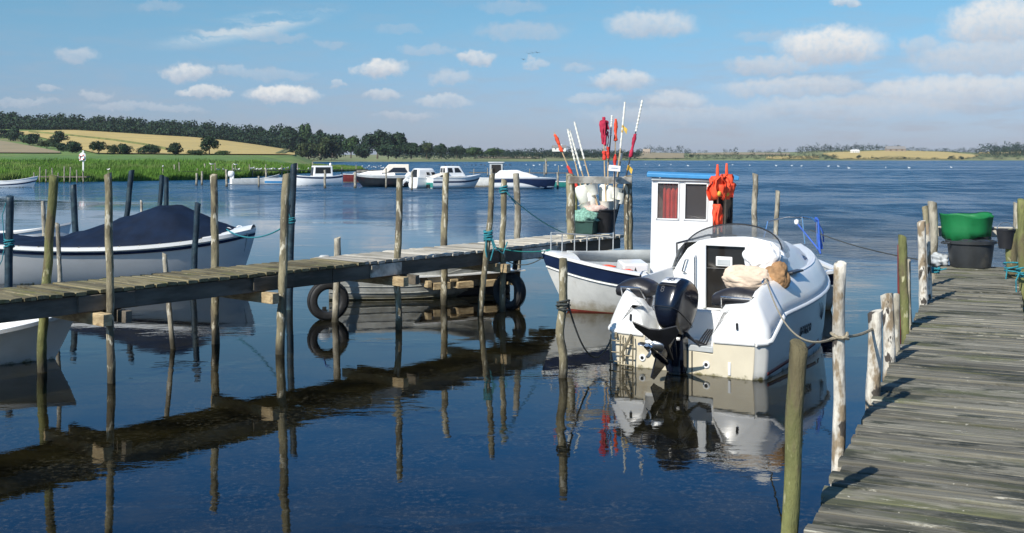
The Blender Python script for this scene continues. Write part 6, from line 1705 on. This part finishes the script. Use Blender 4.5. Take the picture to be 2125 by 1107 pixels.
# ---- lifebuoy stand in the reeds
lbp = at(172, 340, 128)
lb = thing('lifebuoy_stand', 'white lifebuoy stand with red marked ring standing in the reeds', 'lifebuoy', (lbp.x, lbp.y, marsh_z(172, 128)))
zz = 3.62 - marsh_z(172, 128)
mb = MB(); mb.beam((.05, 0, -.3), (.05, 0, zz), .16, .16, up=Vector((0, 1, 0))); mb.build('post', white, lb)
mb = MB(); mb.box((.0, -.12, zz - .85), (.75, .06, .8)); mb.loft([[Vector((x, y, zz - .47)) for x, y in ((-.42, -.18), (.42, -.18), (.42, -.06), (-.42, -.06))], [Vector((x, y, zz - .2)) for x, y in ((-.02, -.18), (.06, -.18), (.06, -.06), (-.02, -.06))]], True, True, True); mb.build('board', white, lb)
mb = MB(); mb.tube([(.28 * math.cos(2 * PI * k / 24) - .05, -.2, .28 * math.sin(2 * PI * k / 24) + zz - .85) for k in range(25)], .09, 8); ring = mb.build('lifebuoy', white, lb)
for k in range(4):
    mb = MB(); mb.tube([(.28 * math.cos(2 * PI * (k / 4 + j / 40) + .6) - .05, -.2, .28 * math.sin(2 * PI * (k / 4 + j / 40) + .6) + zz - .85) for j in range(4)], .094, 8); mb.build('red_band', redcloth, ring)
# ---- gulls and swans
def gull_meshes():
    b = MB(); b.lathe([(0, -.24), (.03, -.2), (.062, -.08), (.075, .02), (.06, .12), (.035, .17), (.03, .19)], (0, 0, 0), 12, 1, 1.1, rot=Matrix.Rotation(R(90), 3, 'Y')); 
    b.lathe([(0, -.055), (.03, -.045), (.045, -.01), (.042, .025), (.02, .05), (0, .055)], (.20, 0, .09), 10, rot=Matrix.Rotation(R(90), 3, 'Y')); b.tube([(.14, 0, .02), (.17, 0, .06), (.19, 0, .09)], .042, 8)
    w = MB()
    for s in (-1, 1): w.loft([[Vector((x, s * (.065 + o), z)) for x, z in ((.10, .03), (.05, .075), (-.10, .07), (-.10, .02))] for o in (0, .012)] + [[Vector((x, s * .05, z)) for x, z in ((-.26, .035), (-.27, .04), (-.28, .04), (-.28, .03))]], True, True, True)
    k = MB(); k.tube([(.25, 0, .09), (.30, 0, .08)], [.012, .003], 6)
    for s in (-.025, .025): k.tube([(.02, s, -.05), (.02, s, -.17)], .007, 5)
    return b, w, k
bb, ww, kk = gull_meshes()
g0 = thing('gull', 'white gull', 'gull', (0, 0, 0), 0, 'gulls along the far jetty')
gp = [bb.build('body', white_feather, g0), ww.build('wing', grey_feather, g0), kk.build('bill_and_legs', beak, g0)]
first = [True]
def gull(u, v, depth, rz, label, group='gulls along the far jetty', sc=1.0):
    if first[0]: o = g0; first[0] = False
    else:
        o = g0.copy(); col.objects.link(o)
        for ch in gp:
            c_ = ch.copy(); col.objects.link(c_); c_.parent = o
    o.location = at(u, v, depth); o.rotation_euler = (0, 0, rz); o['label'] = label; o['group'] = group; o.scale = (sc,) * 3
    return o
def jd(u): return onz(u, lerp(356.5, 352.5, (u - 362) / 398), .9).y
rg_ = random.Random(5)
same = 'white gull perched in the row along the long far jetty'
for u in (453, 464, 485, 494, 520, 531, 539, 553, 562, 571, 580, 588, 618, 640): gull(u, lerp(356.5, 352.5, (u - 362) / 398) - 3.5, jd(u) - .2, rg_.uniform(0, 6.28), same, sc=1.25)
for u, v, lb in ((439, 341, 'gull sitting highest at the left of the jetty row on a tall post'), (489, 342, 'gull on the tall post above the grey dinghy outboard'), (524, 349, 'gull on the post above the middle of the grey dinghy'), (597, 349, 'gull on the post just left of the tall dark teal post'), (338, 346, 'single gull on a stake at the left end of the long jetty'), (225, 352, 'small grey bird on a stake just above the pier post')):
    d = jd(max(u, 362)) - .1
    gull(u, v, d, rg_.uniform(0, 6.28), lb, sc=1.25)
    p = at(u, v + 3.9, d); mb = MB(); mb.tube([(p.x, p.y, p.z), (p.x, p.y, -.5)], .07, 7); o = mb.build('jetty_stake', bark_grey, None, origin=(p.x, p.y, 0)); tag(o, 'thin stake under the bird at ' + {439:'the left of the jetty row',489:'the grey dinghy outboard',524:'the middle of the grey dinghy',597:'the left of the tall dark post',338:'the left end of the long jetty',225:'the top of the pier post'}[u], 'post')
for u, v in ((752, 346), (760, 349), (766, 345), (773, 347.5), (781, 348), (788, 345.5), (793, 349)): gull(u, v, 168 if False else onz(u, 356, .3).y, rg_.uniform(0, 6.28), 'white gull in the flock resting past the tip of the reed bed', 'gull flock at the reed tip', 1.5)
mb = MB(); pa = onz(742, 355.6, .3); pb = onz(802, 355.6, .3)
for k in range(26): mb.blob(pa.lerp(pb, k / 25) + Vector((0, rg_.uniform(-1, 1), -.15)), (rg_.uniform(.4, .8), .5, rg_.uniform(.3, .42)), 8, 6, .2, 2, k)
o = mb.build('stone_bar', mat('shore_stones', (.16, .15, .13), .9, .3, 1), None, angle=180); tag(o, 'low bar of dark stones where the gull flock rests', 'stones', None, 'structure')
sw = MB(); sw.blob((0, 0, .12), (.55, .24, .24), 14, 8, .03, 1, 1, zmin=-.1); sw.tube([(.42, 0, .15), (.55, 0, .35), (.48, 0, .55), (.50, 0, .72), (.62, 0, .74)], [.09, .06, .05, .05, .05], 8)
s0 = thing('swan', 'white swan resting on the far open water', 'swan', (0, 0, 0), 0, 'swans far out on the fjord')
sp_ = [sw.build('body', white_feather, s0, angle=180)]
mb = MB(); mb.tube([(.62, 0, .74), (.76, 0, .69)], [.035, .012], 6); sp_.append(mb.build('bill', beak, s0))
for i, (u, v) in enumerate(((1092, 343), (1108, 344.5), (1120, 343), (1136, 345), (1152, 343.5), (1166, 345), (1196, 342.5), (1212, 344), (1224, 343), (1262, 344), (1306, 343), (1340, 342), (1368, 344), (1392, 343), (1428, 345), (1472, 344), (1520, 343), (1556, 344.5), (1611, 345), (1643, 345), (1663, 345.5), (1719, 346), (1740, 346), (1762, 350), (1838, 349), (1887, 349.5), (1974, 348.5))):
    o = s0 if i == 0 else s0.copy()
    if i:
        col.objects.link(o)
        for ch in sp_: c_ = ch.copy(); col.objects.link(c_); c_.parent = o
    o.location = onz(u, v, 0); o.rotation_euler = (0, 0, rg_.uniform(0, 6.28)); o.scale = (.62,) * 3
dk_ = MB(); dk_.blob((0, 0, .06), (.26, .12, .13), 10, 7, .03, 1, 1, zmin=-.06); dk_.blob((.24, 0, .22), (.08, .06, .07), 8, 6, 0); dk_.tube([(.2, 0, .1), (.23, 0, .2)], .05, 6)
for i in range(16):
    p = onz(912 + i * 9.6 + rg_.uniform(-3, 3), 343.6 + rg_.uniform(-.5, .5), 0)
    if i == 0: d0 = dk_.build('duck', graygear, None); o = tag(d0, 'dark duck in the line floating beyond the white cruisers', 'duck', 'line of dark ducks')
    else: o = d0.copy(); col.objects.link(o)
    o.location = p; o.rotation_euler = (0, 0, rg_.uniform(0, 6.28)); o.scale = (1.6,) * 3
fb = MB(); fb.lathe([(0, -.2), (.06, -.08), (.07, .08), (0, .26)], (0, 0, 0), 8, rot=Matrix.Rotation(R(90), 3, 'Y'))
fw = MB()
for s in (-1, 1): fw.loft([[Vector((x, 0, .02)) for x in (.12, -.1)], [Vector((x, s * .3, .16)) for x in (.14, -.06)], [Vector((x, s * .62, .08)) for x in (.02, -.02)]], False)
for i, (u, v) in enumerate(((1086, 124), (1097, 112), (1106, 110.5), (1115, 110))):
    if i == 0:
        f0 = thing('flying_bird', 'dark bird flying in the small group high over the fjord', 'bird', (0, 0, 0), 0, 'birds flying over the fjord'); fp = [fb.build('body', graygear, f0), fw.build('wing', graygear, f0, solid=.015)]; o = f0
    else:
        o = f0.copy(); col.objects.link(o)
        for ch in fp: c_ = ch.copy(); col.objects.link(c_); c_.parent = o
    o.location = at(u, v, 190); o.rotation_euler = (R(8), 0, R(60 + 20 * i)); o.scale = (.9,) * 3

# ---- summer air over the fjord: one even, thin volume round everything
hm = bpy.data.materials.new('haze'); hm.use_nodes = True; nt = hm.node_tree
nt.nodes.remove(nt.nodes['Principled BSDF'])
vn = nt.nodes.new('ShaderNodeVolumePrincipled'); vn.inputs['Color'].default_value = (.78, .87, 1, 1); vn.inputs['Density'].default_value = .000055
nt.links.new(vn.outputs[0], nt.nodes['Material Output'].inputs['Volume'])
mb = MB(); mb.box((0, 2970, 30.5), (8300, 6150, 65)); o = mb.build('haze', hm, smooth=False); o['kind'] = 'stuff'; o['label'] = 'thin summer haze over the fjord'
